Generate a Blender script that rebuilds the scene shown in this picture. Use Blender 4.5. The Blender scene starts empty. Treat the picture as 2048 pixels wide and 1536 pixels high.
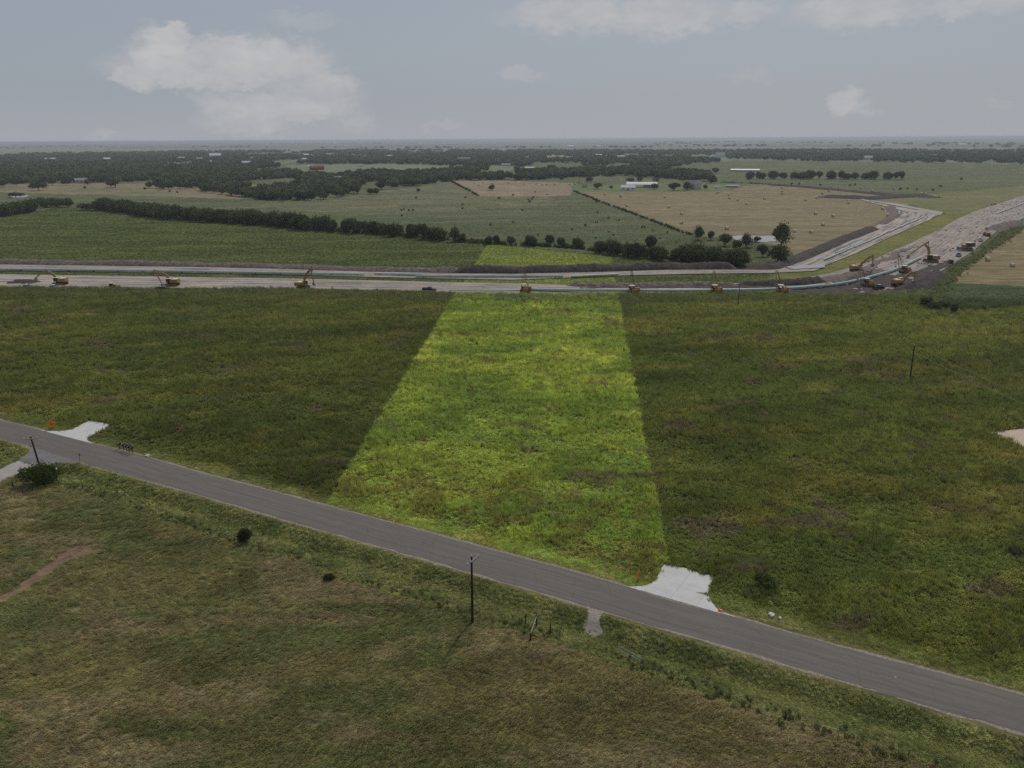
import bpy, bmesh, math, random
import numpy as np
from mathutils import Vector, Matrix
random.seed(7)
rng = np.random.default_rng(11)
R = math.radians
sc = bpy.context.scene
C = sc.collection

# ------------------------------------------------------------------ camera, sky, sun, exposure
H = 60.0
FPX = 1421.0                       # focal length in pixels of the 2048 px wide photograph
PITCH = math.atan(490 / FPX)
ROLL = R(0.33)
f0 = Vector((0, math.cos(PITCH), -math.sin(PITCH)))
u0 = Vector((0, math.sin(PITCH), math.cos(PITCH)))
r0 = Vector((1, 0, 0))
UP = u0 * math.cos(ROLL) + r0 * math.sin(ROLL)
RT = r0 * math.cos(ROLL) - u0 * math.sin(ROLL)
cd = bpy.data.cameras.new('camera')
cam = bpy.data.objects.new('camera', cd)
C.objects.link(cam)
cd.sensor_width = 36.0
cd.lens = 36.0 * FPX / 2048
cd.clip_start = 0.5
cd.clip_end = 120000
m = Matrix((RT, UP, -f0)).transposed().to_4x4()
m.translation = (0, 0, H)
cam.matrix_world = m
sc.camera = cam

SUN_EL, SUN_AZ = R(50), R(22)      # azimuth measured from +Y towards +X
sd = bpy.data.lights.new('sun', 'SUN')
sd.energy = 3.0
sd.angle = R(1.5)
sd.color = (1.0, 0.95, 0.87)
sun = bpy.data.objects.new('sun', sd)
C.objects.link(sun)
sv = Vector((math.sin(SUN_AZ) * math.cos(SUN_EL), math.cos(SUN_AZ) * math.cos(SUN_EL), math.sin(SUN_EL)))
sun.rotation_euler = sv.to_track_quat('Z', 'Y').to_euler()
sun.location = (0, 0, 200)

sc.view_settings.view_transform = 'Standard'
sc.view_settings.look = 'None'
sc.view_settings.exposure = -0.76
sc.view_settings.gamma = 1
sc.view_settings.use_curve_mapping = False
sc.cycles.max_bounces = 5
sc.cycles.diffuse_bounces = 2
sc.cycles.transmission_bounces = 3
sc.cycles.volume_bounces = 0
sc.cycles.transparent_max_bounces = 6
sc.cycles.use_denoising = False

class NT:
    def __init__(s, nt):
        s.nt = nt
    def n(s, t, **k):
        nd = s.nt.nodes.new(t)
        for a, b in k.items():
            if a in ('ins',):
                for i, v in b.items():
                    if isinstance(v, bpy.types.NodeSocket):
                        s.nt.links.new(v, nd.inputs[i])
                    else:
                        nd.inputs[i].default_value = v
            else:
                setattr(nd, a, b)
        return nd
    def l(s, a, b):
        s.nt.links.new(a, b)
    def math(s, op, a, b=None, c=None, clamp=False):
        ins = {0: a}
        if b is not None: ins[1] = b
        if c is not None: ins[2] = c
        return s.n('ShaderNodeMath', operation=op, use_clamp=clamp, ins=ins).outputs[0]
    def mix(s, fac, a, b, blend='MIX'):
        nd = s.n('ShaderNodeMix', data_type='RGBA', blend_type=blend)
        for i, v in ((0, fac), (6, a), (7, b)):
            if isinstance(v, bpy.types.NodeSocket):
                s.l(v, nd.inputs[i])
            else:
                nd.inputs[i].default_value = v
        return nd.outputs[2]
    def rng(s, v, a, b, c=0.0, d=1.0, smooth=False):
        nd = s.n('ShaderNodeMapRange', ins={0: v, 1: a, 2: b, 3: c, 4: d})
        if smooth: nd.interpolation_type = 'SMOOTHSTEP'
        return nd.outputs[0]
    def noise(s, vec, scale, detail=3.0, rough=0.55):
        nd = s.n('ShaderNodeTexNoise', ins={'Scale': scale, 'Detail': detail, 'Roughness': rough})
        if vec is not None: s.l(vec, nd.inputs['Vector'])
        return nd.outputs[0]

def lin(c):
    return tuple(((v / 255) / 12.92 if v / 255 <= .04045 else ((v / 255 + .055) / 1.055) ** 2.4) for v in c)
def linc(c, k=1.0):
    return tuple(min(1, v * k) for v in lin(c)) + (1,)

w = bpy.data.worlds.new('World')
sc.world = w
w.use_nodes = True
T = NT(w.node_tree)
w.node_tree.nodes.clear()
out = T.n('ShaderNodeOutputWorld')
bg = T.n('ShaderNodeBackground', ins={1: 0.1})
T.l(bg.outputs[0], out.inputs[0])
sky = T.n('ShaderNodeTexSky', sky_type='NISHITA', sun_disc=False, sun_elevation=SUN_EL, sun_rotation=SUN_AZ,
          air_density=1.0, dust_density=2.5, ozone_density=1.5)
geo = T.n('ShaderNodeTexCoord')
sep = T.n('ShaderNodeSeparateXYZ'); T.l(geo.outputs['Generated'], sep.inputs[0])
az = T.math('MULTIPLY', T.math('ARCTAN2', sep.outputs[0], sep.outputs[1]), 57.2958)
el = T.math('MULTIPLY', T.math('ARCSINE', sep.outputs[2]), 57.2958)
# a thin high veil greys the clear sky, more so low down
veil = T.mix(T.rng(el, 0.0, 30.0, 0.86, 0.66), sky.outputs[0], (5.7, 6.4, 7.3, 1))
veil = T.mix(T.rng(el, 3.2, -.2, 0, .6), veil, (7.0, 7.2, 7.6, 1))
def warp(scale, seed, k):
    cv = T.n('ShaderNodeCombineXYZ', ins={0: T.math('ADD', az, seed), 1: T.math('MULTIPLY', el, 1.6)})
    return T.math('MULTIPLY', T.math('SUBTRACT', T.noise(cv.outputs[0], scale, 6.0, 0.62), 0.5), k)
wn = warp(0.45, 3.0, 4.6)
wn2 = warp(0.8, 40.0, 2.6)
def pxdir(px, py):
    d = RT * ((px - 1024) / FPX) + UP * ((768 - py) / FPX) + f0
    d.normalize()
    return math.degrees(math.atan2(d.x, d.y)), math.degrees(math.asin(d.z))
cl = None
clouds = [ # px, py, half width px, half height px, soft, strength
    (340, 110, 85, 62, .9, .95), (500, 118, 150, 52, .8, .95), (440, 140, 215, 42, .9, .8), (560, 125, 120, 48, .9, .8), (320, 150, 95, 34, .8, .9),
    (570, 215, 150, 34, 1.0, .75), (500, 240, 110, 36, 1.2, .55), (690, 225, 50, 45, 1.4, .3),
    (355, 75, 50, 34, .7, .95), (250, 160, 40, 20, .9, .7), (650, 165, 70, 36, 1.0, .7), (620, 185, 110, 40, 1.2, .6), (480, 210, 100, 36, 1.2, .6), (720, 240, 36, 26, 1.3, .4),
    (600, 40, 75, 20, 1.3, .28), (205, 268, 36, 12, 1.2, .38),
    (1150, 30, 150, 42, 1.1, .75), (1330, 30, 140, 48, 1.1, .75), (1490, 25, 75, 32, 1.2, .6), (1720, 20, 150, 42, 1.2, .75), (1930, 10, 150, 26, 1.2, .6),
    (1040, 150, 42, 16, 1.3, .4), (1490, 152, 50, 16, 1.5, .2), (1690, 205, 40, 34, .9, .65), (1720, 215, 45, 22, 1.2, .4), (1990, 205, 36, 10, 1.4, .2), (885, 250, 45, 12, 1.4, .22),
    (1200, -260, 900, 160, 1.5, .7), (100, -300, 500, 120, 1.5, .6), (-500, 60, 260, 70, 1.2, .7), (2500, 120, 260, 60, 1.2, .6)]
for (px, py, hw, hh, soft, st) in clouds:
    a, e = pxdir(px, py)
    a2, _ = pxdir(px + hw, py); _, e2 = pxdir(px, py - hh)
    ra, re = abs(a2 - a), abs(e2 - e)
    dx = T.math('DIVIDE', T.math('SUBTRACT', T.math('ADD', az, wn), a), ra)
    dy = T.math('DIVIDE', T.math('SUBTRACT', T.math('ADD', el, wn2), e), re)
    d = T.math('SQRT', T.math('ADD', T.math('MULTIPLY', dx, dx), T.math('MULTIPLY', dy, dy)))
    v = T.rng(d, 1.0 + .22 * soft, 1.0 - .5 * soft, 0.0, st, True)
    if cl is None:
        cl = v
    else:
        cl = T.math('MAXIMUM', cl, v)
dv = T.n('ShaderNodeCombineXYZ', ins={0: az, 1: T.math('MULTIPLY', el, 2.2)})
inner = T.noise(dv.outputs[0], 0.35, 6.0, 0.6)
ccol = T.mix(T.rng(inner, .35, .68), (7.4, 7.5, 7.8, 1), (9.0, 8.95, 9.0, 1))
skyc = T.mix(T.math('MULTIPLY', cl, 0.95), veil, ccol)
T.l(skyc, bg.inputs[0])

# ------------------------------------------------------------------ helpers
def at(px, py, z=0.0):
    d = RT * ((px - 1024) / FPX) + UP * ((768 - py) / FPX) + f0
    t = (H - z) / max(-d.z, 1e-5)
    return Vector((d.x * t, d.y * t, z))
def P2(pts):
    return np.array([at(*p)[:2] for p in pts])
def slant(px, py):
    return (at(px, py) - Vector((0, 0, H))).length
def hsh(ix, iy, seed):
    ix = ix.astype(np.int64); iy = iy.astype(np.int64)
    h = (ix * 374761393 + iy * 668265263 + seed * 974634777) & 0xffffffff
    h = ((h ^ (h >> 13)) * 1274126177) & 0xffffffff
    h = (h ^ (h >> 16)) & 0xffff
    return h / 65535.0
def vnoise(x, y, seed=0):
    ix = np.floor(x); iy = np.floor(y)
    fx = x - ix; fy = y - iy
    fx = fx * fx * (3 - 2 * fx); fy = fy * fy * (3 - 2 * fy)
    a = hsh(ix, iy, seed); b = hsh(ix + 1, iy, seed); c = hsh(ix, iy + 1, seed); d = hsh(ix + 1, iy + 1, seed)
    return (a * (1 - fx) + b * fx) * (1 - fy) + (c * (1 - fx) + d * fx) * fy
def fbm(x, y, seed=0, o=4, g=.55):
    s = 0; a = 1; t = 0
    for i in range(o):
        s = s + a * vnoise(x * 2 ** i + 17.3 * i, y * 2 ** i - 9.1 * i, seed + i)
        t += a; a *= g
    return s / t
def inpoly(x, y, poly):
    r = np.zeros(x.shape, bool)
    x0, y0 = poly.min(0); x1, y1 = poly.max(0)
    idx = np.nonzero((x >= x0) & (x <= x1) & (y >= y0) & (y <= y1))[0]
    if len(idx) == 0: return r
    xs = x[idx]; ys = y[idx]; c = np.zeros(len(idx), bool)
    n = len(poly)
    for i in range(n):
        ax, ay = poly[i]; bx, by = poly[(i + 1) % n]
        if ay == by: continue
        cond = ((ay > ys) != (by > ys)) & (xs < (bx - ax) * (ys - ay) / (by - ay) + ax)
        c ^= cond
    r[idx] = c
    return r
def dline(x, y, line, closed=False):
    best = np.full(x.shape, 1e9)
    side = np.zeros(x.shape)
    n = len(line)
    for i in range(n if closed else n - 1):
        a = line[i]; b = line[(i + 1) % n]
        d = b - a; L = (d * d).sum()
        t = np.clip(((x - a[0]) * d[0] + (y - a[1]) * d[1]) / L, 0, 1)
        ex = x - a[0] - t * d[0]; ey = y - a[1] - t * d[1]
        q = np.hypot(ex, ey)
        s = np.sign(d[0] * (y - a[1]) - d[1] * (x - a[0]))
        mk = q < best
        best[mk] = q[mk]; side[mk] = s[mk]
    return best, side

def tag(o, label=None, cat=None, group=None, kind=None):
    if label: o['label'] = label
    if cat: o['category'] = cat
    if group: o['group'] = group
    if kind: o['kind'] = kind
    return o
def new_obj(name, me, mat=None, parent=None, loc=None):
    o = bpy.data.objects.new(name, me)
    C.objects.link(o)
    if mat is not None and me is not None and len(me.materials) == 0:
        for mm in (mat if isinstance(mat, (list, tuple)) else [mat]): me.materials.append(mm)
    if parent is not None: o.parent = parent
    if loc is not None: o.location = loc
    return o
def empty(name, loc, rz=0.0, scale=1.0):
    o = bpy.data.objects.new(name, None)
    C.objects.link(o)
    o.location = loc; o.rotation_euler = (0, 0, rz); o.scale = (scale,) * 3
    o.empty_display_size = .5
    return o
def mesh_np(name, verts, faces, smooth=False):
    me = bpy.data.meshes.new(name)
    verts = np.asarray(verts, np.float32); faces = np.asarray(faces, np.int32)
    me.vertices.add(len(verts)); me.vertices.foreach_set('co', verts.ravel())
    k = faces.shape[1]
    me.loops.add(faces.size); me.loops.foreach_set('vertex_index', faces.ravel())
    me.polygons.add(len(faces))
    me.polygons.foreach_set('loop_start', np.arange(0, faces.size, k, dtype=np.int32))
    me.update(calc_edges=True)
    if smooth: me.polygons.foreach_set('use_smooth', np.ones(len(faces), bool))
    me.validate()
    return me
def copy_tree(o, parent=None):
    c = o.copy(); C.objects.link(c)
    if parent is not None: c.parent = parent
    for ch in list(o.children): copy_tree(ch, c)
    return c
class MB:
    def __init__(s): s.v = []; s.f = []
    def add(s, vs, fs):
        n = len(s.v); s.v += [tuple(v) for v in vs]; s.f += [tuple(i + n for i in f) for f in fs]
        return s
    def box(s, x0, x1, y0, y1, z0, z1, tx=0, ty=0, M=None):
        v = [(x0, y0, z0), (x1, y0, z0), (x1, y1, z0), (x0, y1, z0), (x0 + tx, y0 + ty, z1), (x1 - tx, y0 + ty, z1), (x1 - tx, y1 - ty, z1), (x0 + tx, y1 - ty, z1)]
        if M is not None: v = [M @ Vector(p) for p in v]
        return s.add(v, [(0, 3, 2, 1), (4, 5, 6, 7), (0, 1, 5, 4), (1, 2, 6, 5), (2, 3, 7, 6), (3, 0, 4, 7)])
    def prism(s, prof, y0, y1):      # profile in x,z, extruded along y
        n = len(prof)
        v = [(p[0], y0, p[1]) for p in prof] + [(p[0], y1, p[1]) for p in prof]
        f = [tuple(range(n)), tuple(range(2 * n - 1, n - 1, -1))]
        f += [(i, i + n, (i + 1) % n + n, (i + 1) % n) for i in range(n)]
        return s.add(v, f)
    def tube(s, a, b, r, r2=None, n=8, caps=True):
        a = Vector(a); b = Vector(b); r2 = r if r2 is None else r2
        q = (b - a).to_track_quat('Z', 'Y')
        v = []
        for c, rr in ((a, r), (b, r2)):
            for i in range(n):
                t = 2 * math.pi * i / n
                v.append(c + q @ Vector((rr * math.cos(t), rr * math.sin(t), 0)))
        f = [(i, (i + 1) % n, (i + 1) % n + n, i + n) for i in range(n)]
        if caps: f += [tuple(range(n - 1, -1, -1)), tuple(range(n, 2 * n))]
        return s.add(v, f)
    def build(s, name, mat, parent=None, bevel=0, smooth=False, loc=None):
        me = bpy.data.meshes.new(name)
        me.from_pydata(s.v, [], s.f); me.update()
        bm = bmesh.new(); bm.from_mesh(me)
        bmesh.ops.recalc_face_normals(bm, faces=bm.faces)
        if bevel: bmesh.ops.bevel(bm, geom=list(bm.edges), offset=bevel, segments=1, affect='EDGES')
        bm.to_mesh(me); bm.free()
        if smooth: me.polygons.foreach_set('use_smooth', np.ones(len(me.polygons), bool))
        return new_obj(name, me, mat, parent, loc)

def pmat(name, col, rough=.7, metal=0, var=.25, scale=1.5, bump=0, spec=.3):
    mt = bpy.data.materials.new(name); mt.use_nodes = True
    t = NT(mt.node_tree); b = mt.node_tree.nodes['Principled BSDF']
    tc = t.n('ShaderNodeTexCoord')
    n1 = t.noise(tc.outputs['Object'], scale, 5)
    c = t.mix(t.rng(n1, .3, .7), linc(col, 1 - var), linc(col, 1 + var))
    t.l(c, b.inputs['Base Color'])
    b.inputs['Roughness'].default_value = rough
    b.inputs['Metallic'].default_value = metal
    b.inputs['Specular IOR Level'].default_value = spec
    if bump:
        n2 = t.noise(tc.outputs['Object'], scale * 4, 5)
        bp = t.n('ShaderNodeBump', ins={'Strength': .6, 'Distance': bump, 'Height': n2})
        t.l(bp.outputs[0], b.inputs['Normal'])
    return mt
YEL = pmat('machine_yellow', (156, 120, 74), .65, var=.3)
YELP = pmat('machine_roof_cream', (235, 222, 190), .5, var=.1)
BLK = pmat('machine_black', (38, 37, 37), .6)
STEEL = pmat('worn_steel', (125, 122, 122), .45, .5)
TRACK = pmat('muddy_track_steel', (72, 66, 62), .8, var=.35)
GLASS = pmat('dark_glass', (30, 36, 42), .12, spec=.6, var=.1)
RUB = pmat('tyre_rubber', (30, 30, 31), .85)
WOOD = pmat('creosoted_wood', (52, 43, 37), .85, var=.3, scale=3)
GREYW = pmat('weathered_grey_wood', (150, 145, 138), .8, scale=4)
ORG = pmat('fluorescent_orange', (255, 132, 40), .6, var=.06)

# ------------------------------------------------------------------ layout, read as points on the ground
road_top = [(-1500, 520), (-600, 705), (-300, 768), (0, 840), (75, 858), (190, 887), (300, 916), (400, 945), (640, 1008), (900, 1077), (1180, 1152), (1361, 1207), (1475, 1236), (1632, 1280), (1785, 1322), (2048, 1391), (2500, 1520), (3300, 1760)]
road_bot = [(-1500, 528), (-600, 722), (-300, 795), (0, 877), (58, 893), (109, 911), (162, 925), (230, 944), (400, 990), (640, 1059), (860, 1121), (1081, 1185), (1174, 1213), (1507, 1308), (1655, 1352), (1813, 1399), (2048, 1466), (2500, 1605), (3300, 1870)]
RT_ = P2(road_top); RB_ = P2(road_bot)
def resample(line, n):
    seg = np.r_[0, np.cumsum(np.hypot(*np.diff(line, axis=0).T))]
    s = np.linspace(0, seg[-1], n)
    return np.c_[np.interp(s, seg, line[:, 0]), np.interp(s, seg, line[:, 1])]
ra, rb = resample(RT_, 300), resample(RB_, 300)
road_mid = (ra + rb) / 2
road_mid_c = road_mid[::6]
def poly(*p): return P2(p)
drive_left = poly((78, 860), (100, 862.5), (117, 862), (130, 861), (145, 858), (156, 853), (166, 847), (182, 841.5), (202, 845), (223, 850), (216, 856), (207, 861), (193, 867), (180, 873), (175, 876), (174, 879), (178, 883), (186, 887.5))
drive_right = poly((1256, 1174), (1286, 1172.5), (1303, 1166.5), (1313, 1159), (1317, 1149), (1323, 1136), (1329, 1129), (1344, 1131), (1358, 1134), (1374, 1137), (1388, 1142), (1401, 1148), (1426, 1152), (1421, 1171), (1417, 1183), (1416, 1192), (1424, 1206), (1440, 1223), (1476, 1236.5))
apron = poly((0, 879), (56, 890), (60, 894), (58, 901), (52, 908), (38, 917), (0, 939), (-60, 970), (-80, 1010), (0, 967), (40, 948), (64, 939), (90, 931), (115, 926.5), (165, 926), (185, 932), (120, 908))
conc_side = poly((-300, 1120), (-300, 1075), (0, 938), (36, 922), (62, 930), (65, 938), (0, 966), (-200, 1062))
pad_right = poly((1971, 865), (1997, 863), (2048, 857), (2140, 850), (2200, 870), (2150, 905), (2090, 915), (2048, 898), (2014, 880), (1990, 872))
gravel = poly((1174, 1214), (1180, 1216), (1190, 1219), (1213, 1228), (1203, 1236), (1204, 1248), (1209, 1258), (1192, 1264), (1176, 1256), (1168, 1246), (1176, 1230))
track_dirt = poly((-200, 1330), (-100, 1255), (0, 1193), (40, 1165), (80, 1140), (130, 1102), (158, 1091), (190, 1090), (192, 1102), (165, 1110), (130, 1125), (90, 1152), (40, 1184), (0, 1210), (-100, 1275), (-200, 1350))
flats = [drive_left, drive_right, apron, conc_side, pad_right]
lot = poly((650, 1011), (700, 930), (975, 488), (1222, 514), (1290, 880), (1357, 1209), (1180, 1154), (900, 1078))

def smooth(e0, e1, v):
    t = np.clip((v - e0) / (e1 - e0), 0, 1)
    return t * t * (3 - 2 * t)
def sdist(x, y):   # signed distance from the road centre, positive on the camera's side
    d, s = dline(x, y, road_mid_c)
    return d * np.where(s > 0, -1, 1)
def height(x, y, s=None):
    z = np.zeros(x.shape)
    d = np.hypot(x, y)
    ix = np.nonzero(d < 300)[0]
    if len(ix) == 0: return z
    xs, ys = x[ix], y[ix]
    s_ = sdist(xs, ys) if s is None else s[ix]
    near = smooth(3.9, 6.5, np.abs(s_))
    fl = np.ones(len(ix))
    for p in flats:
        c, _ = dline(xs, ys, p, True)
        c[inpoly(xs, ys, p)] = 0
        fl *= smooth(0.3, 2.8, c)
    fade = 1 - smooth(215, 268, d[ix])
    hn = (fbm(xs / 9, ys / 5.5, 3, 4) - .5) * 0.9 + (fbm(xs / 34, ys / 22, 9, 3) - .5) * 1.6
    rise = np.where(s_ > 0, smooth(11, 15, s_) * .25, 0)
    dt = -.85 * np.exp(-((s_ - 7.6) / 1.9) ** 2) - .45 * np.exp(-((s_ + 8.2) / 2.2) ** 2) * (s_ < 0)
    far_s = smooth(8, 16, np.abs(s_))
    z[ix] = near * fl * fade * (hn * far_s + hn * .15 + dt + rise)
    return z

# fields: polygon on the ground, three colours as they should look in daylight (sRGB)
Z = []
def zone(pts, c1, c2, c3, sx=60., sy=25.): Z.append((P2(pts), np.array([lin(c1), lin(c2), lin(c3)]), sx, sy))
FAR = 288
zone([(-900, 420), (-900, 291), (3000, 283), (3000, 420)], (120, 124, 104), (104, 112, 90), (140, 128, 112), 500, 900)
zone([(-900, 306), (-900, 298), (200, 296), (420, 298), (700, 296), (700, 300), (300, 306)], (134, 136, 110), (128, 130, 104), (140, 138, 115), 300, 500)
zone([(1300, 301), (1600, 301), (2300, 298), (2300, 293), (1400, 294)], (140, 126, 110), (120, 122, 104), (150, 134, 116), 300, 500)
zone([(-1200, 560), (-1200, 372), (0, 362), (640, 322), (1060, 325), (1560, 320), (2048, 328), (3200, 330), (3200, 700)], (102, 107, 76), (92, 99, 68), (116, 115, 84), 130, 22)      # pasture
zone([(-1200, 420), (-1200, 372), (0, 368), (500, 366), (600, 396), (480, 398), (300, 392), (0, 385)], (138, 126, 98), (120, 118, 88), (146, 134, 106), 90, 50)
zone([(560, 345), (575, 330), (700, 328), (1040, 331), (1020, 342), (860, 350)], (122, 130, 98), (112, 124, 90), (130, 132, 102), 160, 120)
zone([(899, 361), (957, 392), (1040, 395), (1142, 390), (1146, 366), (1020, 362)], (150, 132, 108), (138, 124, 100), (158, 140, 114), 80, 30)
zone([(640, 396), (860, 372), (899, 361), (957, 392), (1100, 392), (1120, 410), (700, 432), (500, 410)], (116, 116, 86), (104, 108, 78), (130, 124, 92), 60, 22)
zone([(1142, 383), (1440, 383), (1500, 371), (1545, 369), (1640, 374), (1800, 392), (1870, 396), (2060, 385), (2060, 420), (1960, 425), (1820, 408), (1786, 430), (1748, 456), (1676, 483), (1600, 512), (1560, 505), (1490, 480), (1381, 470), (1349, 459), (1299, 440), (1209, 407)], (140, 127, 98), (128, 118, 90), (150, 134, 104), 120, 12)  # hay
zone([(1142, 366), (1180, 372), (1300, 366), (1400, 365), (1500, 372), (1450, 382), (1142, 384)], (112, 122, 84), (104, 116, 76), (124, 126, 90), 30, 30)
zone([(1780, 396), (2060, 370), (3000, 366), (3000, 430), (1960, 440), (1890, 426), (1840, 415)], (126, 122, 84), (116, 118, 78), (134, 126, 90), 120, 22)
zone([(1250, 540), (1240, 500), (1381, 470), (1420, 474), (1490, 480), (1560, 492), (1600, 516), (1560, 540)], (90, 98, 66), (82, 90, 58), (108, 104, 76), 30, 14)
zone([(1530, 560), (1560, 545), (1660, 530), (1786, 472), (1881, 430), (1946, 424), (1868, 466), (1751, 518), (1640, 562)], (126, 122, 68), (112, 116, 62), (134, 126, 78), 40, 16)
zone([(1880, 580), (1920, 548), (1975, 505), (2048, 452), (3300, 452), (3300, 620), (2048, 575)], (140, 124, 92), (124, 116, 82), (150, 134, 104), 60, 6)
zone([(1840, 640), (1850, 596), (1890, 566), (2048, 572), (3300, 600), (3300, 640), (2048, 622)], (80, 92, 58), (72, 84, 52), (92, 98, 64), 30, 10)
zone([(-1200, 560), (-1200, 436), (0, 433), (130, 414), (200, 421), (335, 438), (512, 448), (640, 461), (760, 468), (870, 479), (980, 488), (1240, 512), (1480, 536), (1540, 546), (1540, 600)], (92, 101, 54), (80, 90, 48), (104, 110, 60), 45, 9)

LOT_HIGHLIGHT = np.array([lin((131, 139, 65)), lin((114, 126, 60)), lin((147, 150, 76))])  # lot grass colours with a brightening highlight painted in
MEA = np.array([lin((98, 102, 52)), lin((86, 92, 48)), lin((112, 108, 58))])
MEAR = np.array([lin((103, 107, 55)), lin((91, 98, 51)), lin((112, 110, 58))])
LOW = np.array([lin((109, 103, 68)), lin((95, 98, 61)), lin((119, 110, 80))])
VER = np.array([lin((110, 112, 68)), lin((99, 104, 62)), lin((122, 121, 77))])
BR = np.array(lin((104, 90, 78)))
def tri(cols, n1, n2):
    a = smooth(.38, .62, n1)[:, None]; b = smooth(.55, .72, n2)[:, None]
    c = cols[0] * (1 - a) + cols[1] * a
    return c * (1 - b) + cols[2] * b
def ground_color(x, y, s):
    d = np.hypot(x, y)
    wx = x + (fbm(x / 6, y / 6, 51, 3) - .5) * np.clip(d / 90, .8, 12)
    wy = y + (fbm(x / 6, y / 6, 61, 3) - .5) * np.clip(d / 60, .8, 25)
    # the far plain: patchwork
    cx, cy = x / 900, y / 1500
    k = hsh(np.floor(cx + .3 * vnoise(cy, cx, 5)), np.floor(cy), 77)
    pal = np.array([lin((118, 122, 106)), lin((132, 128, 108)), lin((102, 110, 94)), lin((140, 122, 108)), lin((124, 130, 104))])
    col = pal[np.clip((k * 5).astype(int), 0, 4)]
    for p, cols, sx, sy in Z:
        ins = inpoly(wx, wy, p)
        if not ins.any(): continue
        xi, yi = x[ins], y[ins]
        col[ins] = tri(cols, fbm(xi / sx, yi / sy, 21, 5), fbm(xi / (sx * .5), yi / (sy * .6), 31, 5))
    row_edge = P2([(-1500, 574), (0, 576), (275, 579), (512, 577), (800, 585), (1024, 590), (1399, 588), (1536, 586), (1736, 592), (1860, 600), (1905, 622), (2048, 616), (3300, 640)])
    yb = np.interp(x, row_edge[:, 0], row_edge[:, 1])
    me = (y < yb)
    xi, yi = x[me], y[me]
    n1 = fbm(xi / 38 + yi / 60, yi / 16 - xi / 70, 41, 5); n2 = fbm(xi / 20 + 3, yi / 8 - xi / 40, 47, 5)
    t = smooth(-10, 60, xi)[:, None]
    col[me] = (tri(MEA, n1, n2) * (1 - t) + tri(MEAR, n1, n2) * t) * (.72 + .56 * fbm(xi / 60 + yi / 45, yi / 13 - xi / 90, 43, 4))[:, None]
    # fields on this side of the road
    lo = me & (s > 12.2 + 2.5 * (fbm(x / 7, y / 7, 71, 3) - .5))
    xi, yi = x[lo], y[lo]
    n1 = fbm(xi / 26 + yi / 40, yi / 9 - xi / 60, 81, 5) * .8 + .2 * fbm(xi / 6, yi / 3, 83, 4); n2 = fbm(xi / 16 + yi / 30, yi / 6, 87, 5)
    col[lo] = tri(LOW, (n1 - .5) * 1.25 + .47, (n2 - .5) * 1.25 + .53)
    # the near right corner of that field is a more olive green-brown
    ve = me & ~lo & (s > 0)
    xi, yi = x[ve], y[ve]
    col[ve] = tri(VER, fbm(xi / 6, yi / 4, 91, 4), fbm(xi / 4, yi / 3, 95, 4))
    vf = me & (s < 0) & (s > -7)
    xi, yi = x[vf], y[vf]
    f = ((1 - smooth(4, 8, -s[vf])) * .6)[:, None]
    col[vf] = col[vf] * (1 - f) + tri(VER, fbm(xi / 6, yi / 4, 91, 4), fbm(xi / 4, yi / 3, 95, 4)) * .95 * f
    # lot: brightening highlight painted into the ground colour
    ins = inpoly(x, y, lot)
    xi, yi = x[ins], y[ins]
    c = tri(LOT_HIGHLIGHT, fbm(xi / 22 + yi / 50, yi / 9 - xi / 40, 101, 5), fbm(xi / 9, yi / 5, 107, 5) * .5 + .5 * fbm(xi / 30, yi / 22, 109, 3) - .01)
    # browner patches towards the road
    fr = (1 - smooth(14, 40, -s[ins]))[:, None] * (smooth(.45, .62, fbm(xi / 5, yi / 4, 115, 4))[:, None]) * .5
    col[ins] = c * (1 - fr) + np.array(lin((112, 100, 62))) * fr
    # bare brownish spots with dead stems
    nb = me & (s < -7)
    sp = smooth(.66, .76, fbm(x[nb] / 9, y[nb] / 6, 121, 4))[:, None] * .6
    col[nb] = col[nb] * (1 - sp) + BR * sp
    # thin dry edge along the asphalt
    e = np.abs(np.abs(s) - 3.95) < .45
    e &= me
    col[e] = col[e] * .5 + np.array(lin((128, 118, 84))) * .5
    return col
ALB = 1.0

# ------------------------------------------------------------------ ground sheet
def build_ground():
    dep = np.concatenate([np.linspace(80, 50, 20, endpoint=False), np.linspace(50, 14, 460, endpoint=False), np.linspace(14, 1.2, 330, endpoint=False), np.geomspace(1.2, .065, 60)])
    azs = np.concatenate([np.linspace(-180, -52, 40, endpoint=False), np.linspace(-52, -41, 40, endpoint=False), np.linspace(-41, 41, 900, endpoint=False), np.linspace(41, 52, 40, endpoint=False), np.linspace(52, 180, 41)])
    D = H / np.tan(np.radians(dep)); A = np.radians(azs)
    dd, aa = np.meshgrid(D, A, indexing='ij')
    x = (dd * np.sin(aa)).ravel(); y = (dd * np.cos(aa)).ravel()
    s = np.full(x.shape, -500.)
    nr = np.hypot(x, y) < 420
    s[nr] = sdist(x[nr], y[nr])
    z = height(x, y, s)
    col = ground_color(x, y, s)
    nd, na = len(D), len(A)
    i = np.arange(nd - 1)[:, None] * na + np.arange(na - 1)[None]
    i = i.ravel()
    faces = np.stack([i, i + na, i + na + 1, i + 1], 1)
    v = np.stack([x, y, z], 1)
    # close the small hole under the camera
    v = np.vstack([v, [[0, 0, 0]]]); cn = len(v) - 1
    me = mesh_np('ground', v, faces[:, ::-1], True)
    me.color_attributes.new('gcol', 'FLOAT_COLOR', 'POINT')
    a = np.ones((len(v), 4), np.float32); a[:-1, :3] = col; a[-1, :3] = .05
    me.color_attributes['gcol'].data.foreach_set('color', a.ravel())
    return me
gm = bpy.data.materials.new('field_ground'); gm.use_nodes = True
t = NT(gm.node_tree); b = gm.node_tree.nodes['Principled BSDF']
tc = t.n('ShaderNodeTexCoord')
at_ = t.n('ShaderNodeAttribute', attribute_name='gcol')
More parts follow.
